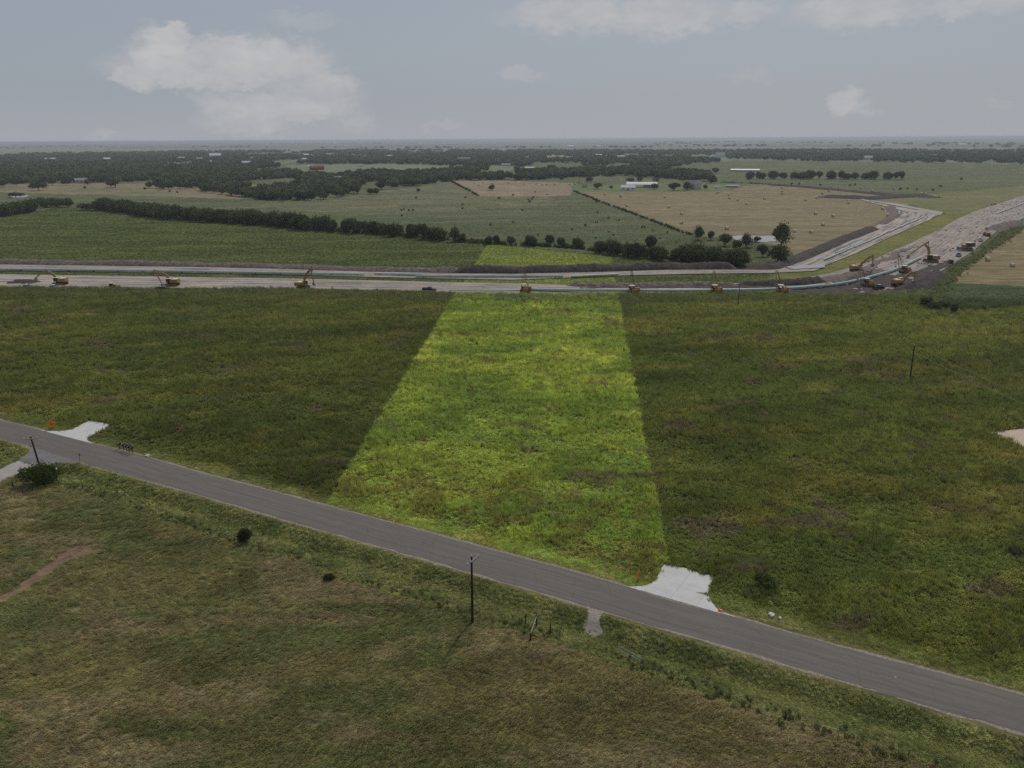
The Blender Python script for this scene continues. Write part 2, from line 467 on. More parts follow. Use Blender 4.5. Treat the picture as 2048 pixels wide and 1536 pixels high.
mp = t.n('ShaderNodeMapping'); t.l(tc.outputs['Object'], mp.inputs[0]); mp.inputs['Scale'].default_value = (.35, 1, 1)
nA = t.noise(mp.outputs[0], .22, 8, .7)
nB = t.noise(tc.outputs['Object'], 1.6, 6, .7)
k = t.math('MULTIPLY', t.rng(nA, .3, .7, .62, 1.38), t.rng(nB, .3, .7, .72, 1.28))
cc = t.n('ShaderNodeCombineColor', ins={0: k, 1: k, 2: k})
t.l(t.mix(1.0, at_.outputs['Color'], cc.outputs[0], 'MULTIPLY'), b.inputs['Base Color'])
b.inputs['Roughness'].default_value = .95; b.inputs['Specular IOR Level'].default_value = .1
hh = t.math('ADD', t.math('MULTIPLY', nA, 1.4), t.math('MULTIPLY', nB, .5))
bp = t.n('ShaderNodeBump', ins={'Strength': .9, 'Distance': .8, 'Height': hh}); t.l(bp.outputs[0], b.inputs['Normal'])
ground = new_obj('ground', build_ground(), gm)
tag(ground, kind='structure')

# ------------------------------------------------------------------ ribbons: road, bare earth, banks
def ribbon(name, top, bot, n, mcols, mat, z=.03, hfun=None, kind='structure'):
    A = resample(top, n); B = resample(bot, n)
    L = np.r_[0, np.cumsum(np.hypot(*np.diff((A + B) / 2, axis=0).T))]
    ws = np.linspace(0, 1, mcols)
    v = []; uv = []
    for j, q in enumerate(ws):
        p = A * (1 - q) + B * q
        W = np.hypot(*(A - B).T)
        zz = np.full(n, z)
        if hfun is not None: zz = zz + hfun(p[:, 0], p[:, 1], q, L)
        v.append(np.c_[p, zz]); uv.append(np.c_[L, q * W])
    v = np.concatenate(v); uv = np.concatenate(uv)
    i = (np.arange(mcols - 1)[:, None] * n + np.arange(n - 1)[None]).ravel()
    f = np.stack([i, i + n, i + n + 1, i + 1], 1)
    me = mesh_np(name, v, f, True)
    if me.polygons[len(me.polygons) // 2].normal.z < 0: me.flip_normals()
    ul = me.uv_layers.new(name='uv')
    li = np.zeros(len(me.loops), np.int32); me.loops.foreach_get('vertex_index', li)
    ul.data.foreach_set('uv', uv[li].astype(np.float32).ravel())
    o = new_obj(name, me, mat)
    return tag(o, kind=kind)
def tri_sheet(name, pl, mat, z, kind='structure', sub=0, thick=0):
    bm = bmesh.new()
    vs = [bm.verts.new((p[0], p[1], z)) for p in pl]
    f = bm.faces.new(vs)
    if f.normal.z < 0: f.normal_flip()
    bm.normal_update()
    if f.normal.z < 0: bmesh.ops.reverse_faces(bm, faces=[f])
    if thick:
        r = bmesh.ops.extrude_face_region(bm, geom=[f])
        for q in r['geom']:
            if isinstance(q, bmesh.types.BMVert): q.co.z -= thick
        bmesh.ops.recalc_face_normals(bm, faces=bm.faces)
    bmesh.ops.triangulate(bm, faces=bm.faces)
    me = bpy.data.meshes.new(name); bm.to_mesh(me); bm.free()
    o = new_obj(name, me, mat)
    return tag(o, kind=kind)

am = bpy.data.materials.new('old_asphalt'); am.use_nodes = True
t = NT(am.node_tree); b = am.node_tree.nodes['Principled BSDF']
tc = t.n('ShaderNodeTexCoord')
mp = t.n('ShaderNodeMapping'); t.l(tc.outputs['UV'], mp.inputs[0]); mp.inputs['Scale'].default_value = (.03, 1.3, 1)
st = t.noise(mp.outputs[0], 2.2, 5, .6)
mp2 = t.n('ShaderNodeMapping'); t.l(tc.outputs['UV'], mp2.inputs[0]); mp2.inputs['Scale'].default_value = (.4, 1.0, 1)
pt = t.noise(mp2.outputs[0], .35, 6, .65)
fi = t.noise(tc.outputs['Object'], 7, 4, .8)
base = t.mix(t.rng(st, .32, .68), linc((100, 95, 90)), linc((124, 118, 110)))
base = t.mix(t.rng(pt, .52, .74, 0, .55), base, linc((130, 123, 116)))
base = t.mix(t.rng(fi, .3, .7, 0, .5), base, linc((88, 84, 82)))
wv = t.n('ShaderNodeTexVoronoi', feature='DISTANCE_TO_EDGE', ins={'Scale': .42}); t.l(mp2.outputs[0], wv.inputs['Vector'])
base = t.mix(t.rng(wv.outputs['Distance'], .0, .012, .4, 0), base, linc((66, 62, 62)))
sp = t.noise(tc.outputs['Object'], 1.1, 2, .5)
base = t.mix(t.rng(sp, .755, .775, 0, .6), base, linc((190, 186, 180)))
suv = t.n('ShaderNodeSeparateXYZ'); t.l(tc.outputs['UV'], suv.inputs[0])
wpv = t.math('COSINE', t.math('MULTIPLY', t.math('ADD', suv.outputs[1], t.math('MULTIPLY', st, .5)), 3.6))
base = t.mix(t.math('MULTIPLY', t.rng(wpv, .2, 1.0), t.rng(pt, .4, .65, .0, .4)), base, linc((84, 80, 75)))
t.l(base, b.inputs['Base Color']); b.inputs['Roughness'].default_value = .85; b.inputs['Specular IOR Level'].default_value = .25
bp = t.n('ShaderNodeBump', ins={'Strength': .5, 'Distance': .03, 'Height': fi}); t.l(bp.outputs[0], b.inputs['Normal'])
am2 = am
def road_h(x, y, q, L): return -.05 * (2 * q - 1) ** 2 + 0 * L
# ragged asphalt edges
def ragged(line, amp, seed, n=500):
    l = resample(line, n)
    tdir = np.gradient(l, axis=0); tdir /= np.hypot(*tdir.T)[:, None]
    nn = np.c_[-tdir[:, 1], tdir[:, 0]]
    k = (fbm(l[:, 0] / 1.7, l[:, 1] / 1.7, seed, 4) - .5) * amp
    return l + nn * k[:, None]
tag(ribbon('road', ragged(RT_, .5, 5, 900), ragged(RB_, .7, 6, 900), 900, 9, am, .07, road_h), 'grey two-lane country road of worn asphalt', None)
shm = pmat('gravel_shoulder', (142, 132, 118), .95, var=.45, scale=3, bump=.05)
for nm_, L0, sg_, lb_ in (('road_shoulder', RT_, 1, 'thin gravelly shoulder along the far edge of the road'), ('road_shoulder', RB_, -1, 'thin gravelly shoulder along the near edge of the road')):
    inner_ = resample(L0, 900); td_ = np.gradient(inner_, axis=0); td_ /= np.hypot(*td_.T)[:, None]
    nn_ = np.c_[-td_[:, 1], td_[:, 0]]
    if ((nn_[450] * (inner_[450] - resample(road_mid, 900)[450])).sum()) < 0: nn_ = -nn_
    wv_ = .12 + .75 * fbm(inner_[:, 0] / 2.4, inner_[:, 1] / 2.4, 77 + sg_, 4)
    ribbon(nm_, inner_ - nn_ * .4, inner_ + nn_ * (wv_ - .1)[:, None], 900, 3, shm, .005)['label'] = lb_
def edge_rag(pl, amp, seed, step=.6):
    out_ = []
    n = len(pl)
    for i in range(n):
        a, b_ = pl[i], pl[(i + 1) % n]
        k = max(1, int(np.hypot(*(b_ - a)) / step))
        for j in range(k):
            out_.append(a + (b_ - a) * j / k)
    o = np.array(out_)
    o = o + np.c_[fbm(o[:, 0] / 1.3, o[:, 1] / 1.3, seed, 3) - .5, fbm(o[:, 0] / 1.3, o[:, 1] / 1.3, seed + 9, 3) - .5] * amp
    return o
tag(tri_sheet('side_road', edge_rag(apron, .5, 3), pmat('apron_asphalt', (118, 114, 112), .85, var=.2, scale=.5, bump=.02), .026), 'patched asphalt mouth of the side road', None)

cm = bpy.data.materials.new('broomed_concrete'); cm.use_nodes = True
t = NT(cm.node_tree); b = cm.node_tree.nodes['Principled BSDF']
tc = t.n('ShaderNodeTexCoord')
n1 = t.noise(tc.outputs['Object'], .5, 6, .65); n2 = t.noise(tc.outputs['Object'], 6, 4, .7)
c = t.mix(t.rng(n1, .3, .7), linc((190, 188, 186)), linc((212, 210, 208)))
c = t.mix(t.rng(n2, .35, .75, 0, .35), c, linc((168, 164, 160)))
n3 = t.noise(tc.outputs['Object'], .9, 5, .7)
rot_ = t.n('ShaderNodeMapping'); t.l(tc.outputs['Object'], rot_.inputs[0]); rot_.inputs['Rotation'].default_value = (0, 0, .62)
sx_ = t.n('ShaderNodeSeparateXYZ'); t.l(rot_.outputs[0], sx_.inputs[0])
for k_ in (0, 1):
    fr_ = t.math('ABSOLUTE', t.math('SUBTRACT', t.math('FRACT', t.math('MULTIPLY', sx_.outputs[k_], 1 / 3.6)), .5))
    c = t.mix(t.rng(fr_, .0, .014, .5, 0), c, linc((110, 106, 102)))
c = t.mix(t.rng(n3, .62, .72, 0, .5), c, linc((152, 146, 138)))
t.l(c, b.inputs['Base Color']); b.inputs['Roughness'].default_value = .8; b.inputs['Specular IOR Level'].default_value = .2
tag(tri_sheet('driveway', drive_left, cm, .045, thick=.12), 'pale concrete driveway stub beside the mailboxes', None)
tag(tri_sheet('driveway', edge_rag(drive_right, .25, 8), cm, .045, thick=.12), 'pale concrete driveway stub at the corner of the bright green lot', None)
tag(tri_sheet('side_drive', conc_side, pmat('grey_concrete', (160, 155, 150), .85, var=.1, scale=.6), .05, thick=.1), 'grey concrete side drive at the left edge', None)
tag(tri_sheet('bare_pad', edge_rag(pad_right, .8, 12), pmat('pale_bare_pad', (196, 176, 158), .9, var=.12, scale=.5, bump=.02), .06, thick=.3), 'pale bare pad in the field at the right edge', None)

GRAV_ = 1
tri_sheet('mud_stain', edge_rag(P2([(1392, 1184), (1402, 1184.5), (1419, 1187), (1415, 1193), (1404, 1189)]), .3, 44, .3), pmat('wet_mud', (120, 114, 108), .6, var=.2), .052)['label'] = 'dark wet stain at the right side of the corner driveway'
# bare dirt track across the near field (draped)
def drape(name, pl, mat, z, step):
    x0, y0 = pl.min(0); x1, y1 = pl.max(0)
    gx = np.arange(x0, x1 + step, step); gy = np.arange(y0, y1 + step, step)
    X, Y = np.meshgrid(gx, gy, indexing='ij'); X = X.ravel(); Y = Y.ravel()
    n = len(gy)
    ins = inpoly(X, Y, pl)
    i = (np.arange(len(gx) - 1)[:, None] * n + np.arange(n - 1)[None]).ravel()
    f = np.stack([i, i + n, i + n + 1, i + 1], 1)
    f = f[ins[f].sum(1) >= 3]
    used = np.unique(f); remap = np.full(len(X), -1); remap[used] = np.arange(len(used))
    me = mesh_np(name, np.c_[X[used], Y[used], height(X[used], Y[used]) + z], remap[f], True)
    return tag(new_obj(name, me, mat), kind='structure')
tag(drape('dirt_track', edge_rag(track_dirt, 1.2, 22), pmat('brown_dirt', (122, 100, 80), .95, var=.3, scale=.8, bump=.1), .07, .25), 'bare reddish dirt track in the near field', None)

tag(drape('gravel_patch', edge_rag(gravel, 1.6, 18, .3), pmat('gravel', (150, 140, 130), .95, var=.5, scale=5, bump=.08), .05, .12), 'patch of pale gravel beside the road', None)

# --- pipeline right-of-way
dm = bpy.data.materials.new('rutted_bare_clay'); dm.use_nodes = True
t = NT(dm.node_tree); b = dm.node_tree.nodes['Principled BSDF']
tc = t.n('ShaderNodeTexCoord')
mp = t.n('ShaderNodeMapping'); t.l(tc.outputs['UV'], mp.inputs[0]); mp.inputs['Scale'].default_value = (.02, .3, 1)
s1 = t.noise(mp.outputs[0], 1.2, 8, .72)
s2 = t.noise(tc.outputs['Object'], .06, 5, .6)
s3 = t.noise(tc.outputs['Object'], .7, 6, .7)
c = t.mix(t.rng(s1, .36, .62), linc((116, 108, 102)), linc((198, 188, 180)))
c = t.mix(t.rng(s2, .46, .62, 0, .75), c, linc((196, 178, 164)))
c = t.mix(t.rng(s1, .5, .36, 0, .8), c, linc((92, 82, 78)))
c = t.mix(t.rng(s3, .45, .75, 0, .4), c, linc((98, 88, 82)))
t.l(c, b.inputs['Base Color']); b.inputs['Roughness'].default_value = .95; b.inputs['Specular IOR Level'].default_value = .1
bp = t.n('ShaderNodeBump', ins={'Strength': .9, 'Distance': .9, 'Height': t.math('ADD', s1, t.math('MULTIPLY', s3, .3))}); t.l(bp.outputs[0], b.inputs['Normal'])
darkm = pmat('dark_clay_spoil', (84, 76, 72), .95, var=.4, scale=.5, bump=.5, spec=.1)
midm = pmat('grey_brown_spoil', (122, 110, 104), .95, var=.4, scale=.6, bump=.5, spec=.1)
w2_top = P2([(-1500, 548), (0, 550), (250, 553), (512, 557), (737, 562), (1024, 568), (1199, 572), (1374, 570), (1536, 566), (1631, 562), (1666, 553), (1711, 538), (1751, 518), (1798, 497), (1868, 465), (1916, 438), (1946, 425), (2048, 391), (2160, 358)])
w2_bot = P2([(-1500, 575), (0, 577), (275, 580), (512, 579), (800, 585), (1024, 591), (1399, 589), (1536, 587), (1598, 593), (1736, 592), (1848, 582), (1862, 556), (1893, 537), (1946, 503), (1998, 459), (2048, 437), (2200, 385)])
w1_top = P2([(-1500, 527), (0, 530), (512, 537), (762, 544), (1024, 549), (1224, 545), (1336, 541), (1540, 540), (1580, 525), (1636, 500), (1676, 482), (1748, 455), (1786, 430), (1781, 415), (1731, 401)])
w1_bot = P2([(-1500, 539), (0, 542), (512, 549), (787, 556), (1024, 561), (1249, 552), (1374, 549), (1540, 547), (1631, 543), (1653, 531), (1711, 508), (1786, 472), (1860, 440), (1886, 425), (1733, 401)])
def bumps(a): return lambda x, y, q, L: a * (fbm(x / 5, y / 5, 7, 4) - .5) * math.sin(math.pi * min(1, max(0, q)))
def match(a, b_, n=420):
    return resample(a, n), resample(b_, n)
def tri_ribbon(name, A, B, mat, z, lab):
    # pair the two edges by nearest fraction; both edges carry the same number of control points spread by length
    o = ribbon(name, A, B, 420, 9, mat, z, bumps(.5)); o['label'] = lab
    return o
def pair(A, B):   # same parametrisation from the control points with equal counts
    return A, B
tri_ribbon('work_strip', w2_top, w2_bot, dm, .32, 'wide rutted strip of bare clay where the big pipe is being laid')
tri_ribbon('work_strip', w1_top, w1_bot, dm, .32, 'narrow bare clay strip behind with lines of thin pipe')
far_strip = P2([(1700, 392), (1731, 400), (1790, 407), (1836, 416), (1886, 425), (1881, 431), (1820, 424), (1781, 416), (1731, 403)])
tri_sheet('work_strip', far_strip, dm, .36)['label'] = 'far wedge of bare clay where the two strips meet the crossing'

def bank(name, line, width, hgt, mat, label, seed=1, n=500, mc=13, clod=.8):
    l = resample(P2(line), n)
    td = np.gradient(l, axis=0); td /= np.hypot(*td.T)[:, None]
    nn = np.c_[-td[:, 1], td[:, 0]]
    L = np.r_[0, np.cumsum(np.hypot(*np.diff(l, axis=0).T))]
    v = []
    for q in np.linspace(-1, 1, mc):
        p = l + nn * (q * width / 2)
        pr = (1 - abs(q) ** 1.7)
        endf = np.clip(np.minimum(L, L[-1] - L) / (width * .7), 0, 1)
        z = hgt * pr * endf * (.65 + .8 * (fbm(p[:, 0] / 14, p[:, 1] / 14, seed, 3))) + clod * (fbm(p[:, 0] / 1.6, p[:, 1] / 1.6, seed + 4, 4) - .5) * min(1, pr * 2) * (endf > 0)
        if abs(q) > .99: z = z * 0 - .3
        v.append(np.c_[p, z])
    v = np.concatenate(v)
    i = (np.arange(mc - 1)[:, None] * n + np.arange(n - 1)[None]).ravel()
    me = mesh_np(name, v, np.stack([i, i + n, i + n + 1, i + 1], 1), False)
    if me.polygons[len(me.polygons) // 2].normal.z < 0: me.flip_normals()
    o = new_obj(name, me, mat)
    return tag(o, label, None, None, 'structure')
bank('spoil_bank', [(-700, 524), (0, 527), (275, 530), (512, 535), (737, 542), (937, 545)], 8, 2.1, midm, 'long grey spoil bank along the back strip at left', 1, 900)
bank('spoil_bank', [(900, 545), (1024, 545), (1186, 541), (1299, 537), (1399, 537), (1480, 538)], 9, 2.8, darkm, 'dark clay spoil bank in front of the hedge', 2, 500)
bank('spoil_bank', [(1480, 538), (1540, 537), (1581, 524), (1636, 502), (1676, 484), (1748, 457)], 11, 2.2, darkm, 'dark spoil bank along the edge of the mown hay field', 3, 500)
bank('spoil_bank', [(1130, 572), (1240, 573), (1374, 571), (1480, 572)], 6, 1.6, midm, 'cloddy grey spoil ridge behind the green pipe', 4, 500, clod=1.3)
bank('spoil_bank', [(1470, 572), (1536, 571), (1600, 569), (1650, 563)], 7, 2.2, darkm, 'dark cloddy spoil ridge behind the bend of the green pipe', 5, 300, clod=1.3)
bank('spoil_bank', [(1640, 566), (1690, 556), (1725, 548), (1780, 541)], 14, 1.2, midm, 'churned clay heap under the excavator by the pipe bend', 6, 300, clod=1.5)
bank('spoil_bank', [(1790, 584), (1840, 577), (1860, 564), (1880, 550)], 10, 2.6, darkm, 'dark clay heap between the parked trucks and the weeds', 8, 300, clod=1.2)
bank('spoil_bank', [(1536, 370), (1600, 374), (1700, 383), (1798, 393)], 14, 2.0, darkm, 'far thin dark spoil line crossing the hay field', 9, 200)
bank('spoil_bank', [(1633, 394), (1690, 396), (1740, 398), (1800, 394), (1830, 392), (1871, 396)], 22, 2.6, darkm, 'far dark spoil pile with a hump at each end', 10, 200)
bank('spoil_bank', [(1781, 413), (1790, 432), (1760, 450)], 9, 2.0, midm, 'grey spoil hump at the corner of the hay field', 12, 150)
bank('spoil_bank', [(1985, 462), (2010, 455), (2035, 448)], 14, 3.0, midm, 'grey dirt mound by the far parked trucks', 13, 150)
bank('spoil_bank', [(10, 566), (50, 565), (80, 567)], 8, 1.3, darkm, 'low dark dirt heap under the leftmost excavator bucket', 14, 120)

def churn(name, pl, mat, label, z, amp, step=.8, seed=5):
    x0, y0 = pl.min(0); x1, y1 = pl.max(0)
    gx = np.arange(x0, x1, step); gy = np.arange(y0, y1, step)
    X, Y = np.meshgrid(gx, gy, indexing='ij'); X = X.ravel(); Y = Y.ravel(); n = len(gy)
    ins = inpoly(X + (fbm(X / 6, Y / 6, seed, 3) - .5) * 6, Y + (fbm(X / 6, Y / 6, seed + 3, 3) - .5) * 8, pl)
    dd, _ = dline(X, Y, pl, True)
    i = (np.arange(len(gx) - 1)[:, None] * n + np.arange(n - 1)[None]).ravel()
    f = np.stack([i, i + n, i + n + 1, i + 1], 1); f = f[ins[f].sum(1) >= 3]
    used = np.unique(f); rm = np.full(len(X), -1); rm[used] = np.arange(len(used))
    Xs, Ys = X[used], Y[used]
    zz = z + np.minimum(1, dd[used] / 5) * amp * (1.4 * fbm(Xs / 9, Ys / 9, seed + 5, 3) + .9 * fbm(Xs / 1.8, Ys / 1.8, seed + 7, 4) - .9)
    return tag(new_obj(name, mesh_np(name, np.c_[Xs, Ys, np.maximum(zz, z - .25)], rm[f], False), mat), label, None, None, 'structure')
churn('churned_clay', P2([(1560, 582), (1600, 575), (1650, 566), (1690, 553), (1735, 545), (1790, 552), (1840, 542), (1905, 520), (1895, 535), (1866, 556), (1850, 583), (1736, 591), (1640, 592), (1560, 588)]), darkm, 'dark churned clay around the machines at the pipe bend', .42, 1.0)
churn('churned_clay', P2([(1690, 553), (1735, 530), (1800, 500), (1830, 492), (1815, 505), (1760, 530), (1730, 548)]), midm, 'rough grey clay lumps along the upper edge of the wide strip', .42, 1.1, seed=25)
churn('churned_clay', P2([(1160, 575), (1400, 573), (1560, 573), (1560, 578), (1400, 578.5), (1160, 578)]), darkm, 'dark trench edge behind the green pipe', .42, .8, seed=35)
churn('churned_clay', P2([(1290, 585), (1536, 583), (1640, 586), (1560, 590), (1400, 589)]), midm, 'rough grey clay in front of the green pipe', .42, .5, seed=45)
wm = bpy.data.materials.new('pond_water'); wm.use_nodes = True
b = wm.node_tree.nodes['Principled BSDF']; b.inputs['Base Color'].default_value = linc((150, 148, 140)); b.inputs['Roughness'].default_value = .12
tag(tri_sheet('pond', edge_rag(P2([(1463, 473), (1480, 471), (1515, 472), (1545, 472), (1566, 476), (1562, 482), (1530, 484), (1490, 483), (1468, 480)]), 2, 4, 2), wm, .12), 'small pale stock pond at the edge of the hay field', None)
tag(tri_sheet('stock_tank', edge_rag(P2([(18, 391), (40, 389), (58, 391), (50, 395), (28, 396)]), 2, 5, 3), wm, .12), 'small pale pond at the far left', None)
puddle = P2([(1566, 536), (1600, 534), (1650, 531), (1648, 537), (1590, 541)])
tri_sheet('puddle', edge_rag(puddle, 2, 6, 1), wm, .62)['label'] = 'pale puddle on the clay at the bend of the back strip'

# ------------------------------------------------------------------ vegetation
def leafmat(name, attr=None, col=(50, 60, 30), trans=.3, rand=.25):
    mt = bpy.data.materials.new(name); mt.use_nodes = True
    t = NT(mt.node_tree); mt.node_tree.nodes.clear()
    o = t.n('ShaderNodeOutputMaterial')
    if attr:
        a = t.n('ShaderNodeAttribute', attribute_type='INSTANCER', attribute_name=attr).outputs['Color']
    else:
        oi = t.n('ShaderNodeObjectInfo'); tc = t.n('ShaderNodeTexCoord')
        nn = t.noise(tc.outputs['Object'], .55, 3)
        k = t.math('MULTIPLY', t.rng(oi.outputs['Random'], 0, 1, 1 - rand, 1 + rand), t.rng(nn, .3, .7, .65, 1.4))
        cc = t.n('ShaderNodeCombineColor', ins={0: t.math('MULTIPLY', k, t.rng(nn, .35, .65, .92, 1.12)), 1: k, 2: k})
        a = t.mix(1.0, linc(col), cc.outputs[0], 'MULTIPLY')
    d = t.n('ShaderNodeBsdfDiffuse', ins={0: a}); tr = t.n('ShaderNodeBsdfTranslucent', ins={0: a})
    mx = t.n('ShaderNodeMixShader', ins={0: trans}); t.l(d.outputs[0], mx.inputs[1]); t.l(tr.outputs[0], mx.inputs[2])
    t.l(mx.outputs[0], o.inputs[0])
    return mt
GRASSM = leafmat('grass_blades', 'tcol', trans=.35)

def blades(n, hgt, wid, spread, lean, seed, leafy=0, winddir=None):
    r = random.Random(seed)
    v = []; f = []
    for i in range(n):
        a = r.uniform(0, 6.283); rr = spread * math.sqrt(r.random())
        x, y = rr * math.cos(a), rr * math.sin(a)
        h = hgt * r.uniform(.55, 1.15); wd = wid * r.uniform(.7, 1.3)
        la = winddir + r.uniform(-.5, .5) if winddir is not None else r.uniform(0, 6.283)
        ln = lean * r.uniform(.4, 1.3)
        ta = r.uniform(0, 6.283); tx, ty = math.cos(ta) * wd / 2, math.sin(ta) * wd / 2
        k = len(v)
        mx_, my_ = x + math.cos(la) * ln * h * .35, y + math.sin(la) * ln * h * .35
        ex, ey = x + math.cos(la) * ln * h, y + math.sin(la) * ln * h
        e = h * math.sqrt(max(.08, 1 - min(.9, ln * ln * .7)))
        v += [(x - tx, y - ty, 0), (x + tx, y + ty, 0), (mx_ + tx * .8, my_ + ty * .8, e * .6), (mx_ - tx * .8, my_ - ty * .8, e * .6), (ex, ey, e)]
        f += [(k, k + 1, k + 2, k + 3), (k + 3, k + 2, k + 4)]
    for i in range(leafy):
        a = r.uniform(0, 6.283); rr = spread * math.sqrt(r.random())
        c = Vector((rr * math.cos(a), rr * math.sin(a), hgt * r.uniform(.25, 1.0) * (1 - .5 * rr / spread)))
        nrm = Vector((r.gauss(0, .5), r.gauss(0, .5), 1)).normalized()
        s_ = wid * r.uniform(.8, 1.6)
        tq = nrm.to_track_quat('Z', 'Y')
        k = len(v); ang = r.uniform(0, 6.283)
        for j, (p, q) in enumerate(((-1, 0), (0, -.6), (1, 0), (0, .6))):
            v.append(tuple(c + tq @ Vector((s_ * (p * math.cos(ang) - q * math.sin(ang)), s_ * (p * math.sin(ang) + q * math.cos(ang)), 0))))
        f.append((k, k + 1, k + 2, k + 3))
    me = bpy.data.meshes.new('blades'); me.from_pydata(v, [], f); me.update()
    return me
def protos(cname, items, mat):
    col = bpy.data.collections.new(cname)
    for i, me in enumerate(items):
        if len(me.materials) == 0: me.materials.append(mat)
        o = bpy.data.objects.new('%s_%02d' % (cname, i), me); col.objects.link(o)
    return col
def scatter(name, pos, rot, scl, idx, colr, coll, label, kind='stuff'):
    n = len(pos)
    me = bpy.data.meshes.new(name); me.vertices.add(n)
    me.vertices.foreach_set('co', np.asarray(pos, np.float32).ravel())
    a = me.attributes.new('rot', 'FLOAT_VECTOR', 'POINT'); a.data.foreach_set('vector', np.asarray(rot, np.float32).ravel())
    a = me.attributes.new('scl', 'FLOAT_VECTOR', 'POINT'); a.data.foreach_set('vector', np.asarray(scl, np.float32).ravel())
    a = me.attributes.new('pi', 'INT', 'POINT'); a.data.foreach_set('value', np.asarray(idx, np.int32).ravel())
    if colr is not None:
        a = me.attributes.new('tcol', 'FLOAT_COLOR', 'POINT')
        c4 = np.ones((n, 4), np.float32); c4[:, :3] = colr; a.data.foreach_set('color', c4.ravel())
    o = new_obj(name, me)
    ng = bpy.data.node_groups.new(name + '_nodes', 'GeometryNodeTree')
    ng.interface.new_socket('Geometry', in_out='INPUT', socket_type='NodeSocketGeometry')
    ng.interface.new_socket('Geometry', in_out='OUTPUT', socket_type='NodeSocketGeometry')
    N = ng.nodes; L = ng.links
    gi = N.new('NodeGroupInput'); go = N.new('NodeGroupOutput')
    ci = N.new('GeometryNodeCollectionInfo'); ci.inputs[0].default_value = coll
    ci.inputs['Separate Children'].default_value = True; ci.inputs['Reset Children'].default_value = True
    ip = N.new('GeometryNodeInstanceOnPoints')
    def na(nm, ty):
        q = N.new('GeometryNodeInputNamedAttribute'); q.data_type = ty; q.inputs['Name'].default_value = nm
        return q.outputs['Attribute']
    mp_ = N.new('GeometryNodeMeshToPoints')
    L.new(gi.outputs[0], mp_.inputs[0]); L.new(mp_.outputs[0], ip.inputs['Points'])
    L.new(ci.outputs[0], ip.inputs['Instance']); ip.inputs['Pick Instance'].default_value = True
    L.new(na('pi', 'INT'), ip.inputs['Instance Index'])
    er = N.new('FunctionNodeEulerToRotation'); L.new(na('rot', 'FLOAT_VECTOR'), er.inputs[0]); L.new(er.outputs[0], ip.inputs['Rotation'])
    L.new(na('scl', 'FLOAT_VECTOR'), ip.inputs['Scale'])
    L.new(ip.outputs[0], go.inputs[0])
    md = o.modifiers.new('scatter', 'NODES'); md.node_group = ng
    return tag(o, label, None, None, kind)

def wedge_points(d0, d1, spacing, power, ref=60., az=42.):
    # jittered points over the ground in front, thinning out with distance
    pts = []
    d = d0
    while d < d1:
        s_ = spacing * (d / ref) ** power
        n = int(2 * math.radians(az) * d / s_)
        a = np.radians(np.linspace(-az, az, n)) + rng.uniform(-1.2, 1.2, n) * s_ / d
        dd = d + rng.uniform(-1.6, 1.6, n) * s_
        pts.append(np.c_[dd * np.sin(a), dd * np.cos(a)])
        d += s_
    return np.concatenate(pts)
def inside_any(x, y, polys, grow=0):
    r = np.zeros(len(x), bool)
    for p in polys: r |= inpoly(x, y, p)
    return r
strip_polys = [np.vstack([w2_top, w2_bot[::-1]]), np.vstack([w1_top, w1_bot[::-1]])]
p = wedge_points(40, 392, .27, .72, az=60.)
x, y = p[:, 0], p[:, 1]
s = sdist(x, y)
edge = P2([(-1500, 574), (0, 576), (275, 579), (512, 578), (800, 585), (1024, 590), (1399, 588), (1536, 586), (1736, 592), (1848, 582), (1905, 600), (2048, 600), (3300, 600)])
keep = (y < np.interp(x, edge[:, 0], edge[:, 1])) & ((s > 4.1) | (s < -4.1))
slab = inside_any(x, y, flats)
rim = np.full(len(x), 9.)
ii = np.nonzero(slab)[0]
for q_ in flats: rim[ii] = np.minimum(rim[ii], dline(x[ii], y[ii], q_, True)[0])
keep &= ~slab | ((rim < .25) & (rng.random(len(x)) < .4) & (np.abs(s) > 4.6))
keep &= ~inside_any(x, y, strip_polys)
keep &= ~(inpoly(x, y, gravel) | inpoly(x, y, track_dirt)) | (rng.random(len(x)) < .04)
x, y, s = x[keep], y[keep], s[keep]
d = np.hypot(x, y)
low = s > 12.2; verge = ~low & (s > 0); mead = s < 0
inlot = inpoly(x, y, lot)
gc = ground_color(x, y, s)
z = height(x, y, s)
n = len(x)
f1 = fbm(x / 3.2, y / 2.6, 201, 4)
br = (.72 + .72 * rng.random(n) ** 1.5) * (.74 + .62 * f1)
hue = np.c_[1 + .22 * (rng.random(n) - .5), np.ones(n), 1 + .2 * (rng.random(n) - .5)]
tc_ = gc * br[:, None] * hue * 2.2
tc_[inlot] *= 1.06  # tufts inside the lot get extra painted brightening
# a few pale seed heads and dead stems
dead = rng.random(n) < np.where(low, .05, .03)
tc_[dead] = np.array(lin((150, 132, 98))) * rng.uniform(.6, 1.0, dead.sum())[:, None]
yel = mead & (rng.random(n) < .03 * (fbm(x / 12, y / 8, 211, 3) > .52))
tc_[yel] = np.array(lin((150, 140, 48))) * rng.uniform(.5, 1.0, yel.sum())[:, None]
leaf = fbm(x / 7, y / 5, 221, 4) > .5
near_road = (-s < 60) & mead
idx = np.where(low, rng.integers(0, 3, n), np.where(verge, rng.integers(3, 5, n), np.where(leaf & near_road, rng.integers(7, 9, n), rng.integers(5, 7, n))))
hs = (d / 60) ** .55
hv = .6 + .9 * fbm(x / 5, y / 4, 231, 4)
mead_h = np.where(mead, smooth(4.3, 12, -s) * .75 + .25, 1)
short = np.where(low, .85, 1) * mead_h
scl = np.c_[hs, hs, hs * hv * short * np.where(verge, .8, 1) ** 1]
wind = .35 + 1.6 * (fbm(x / 22, y / 14, 241, 3) - .5)
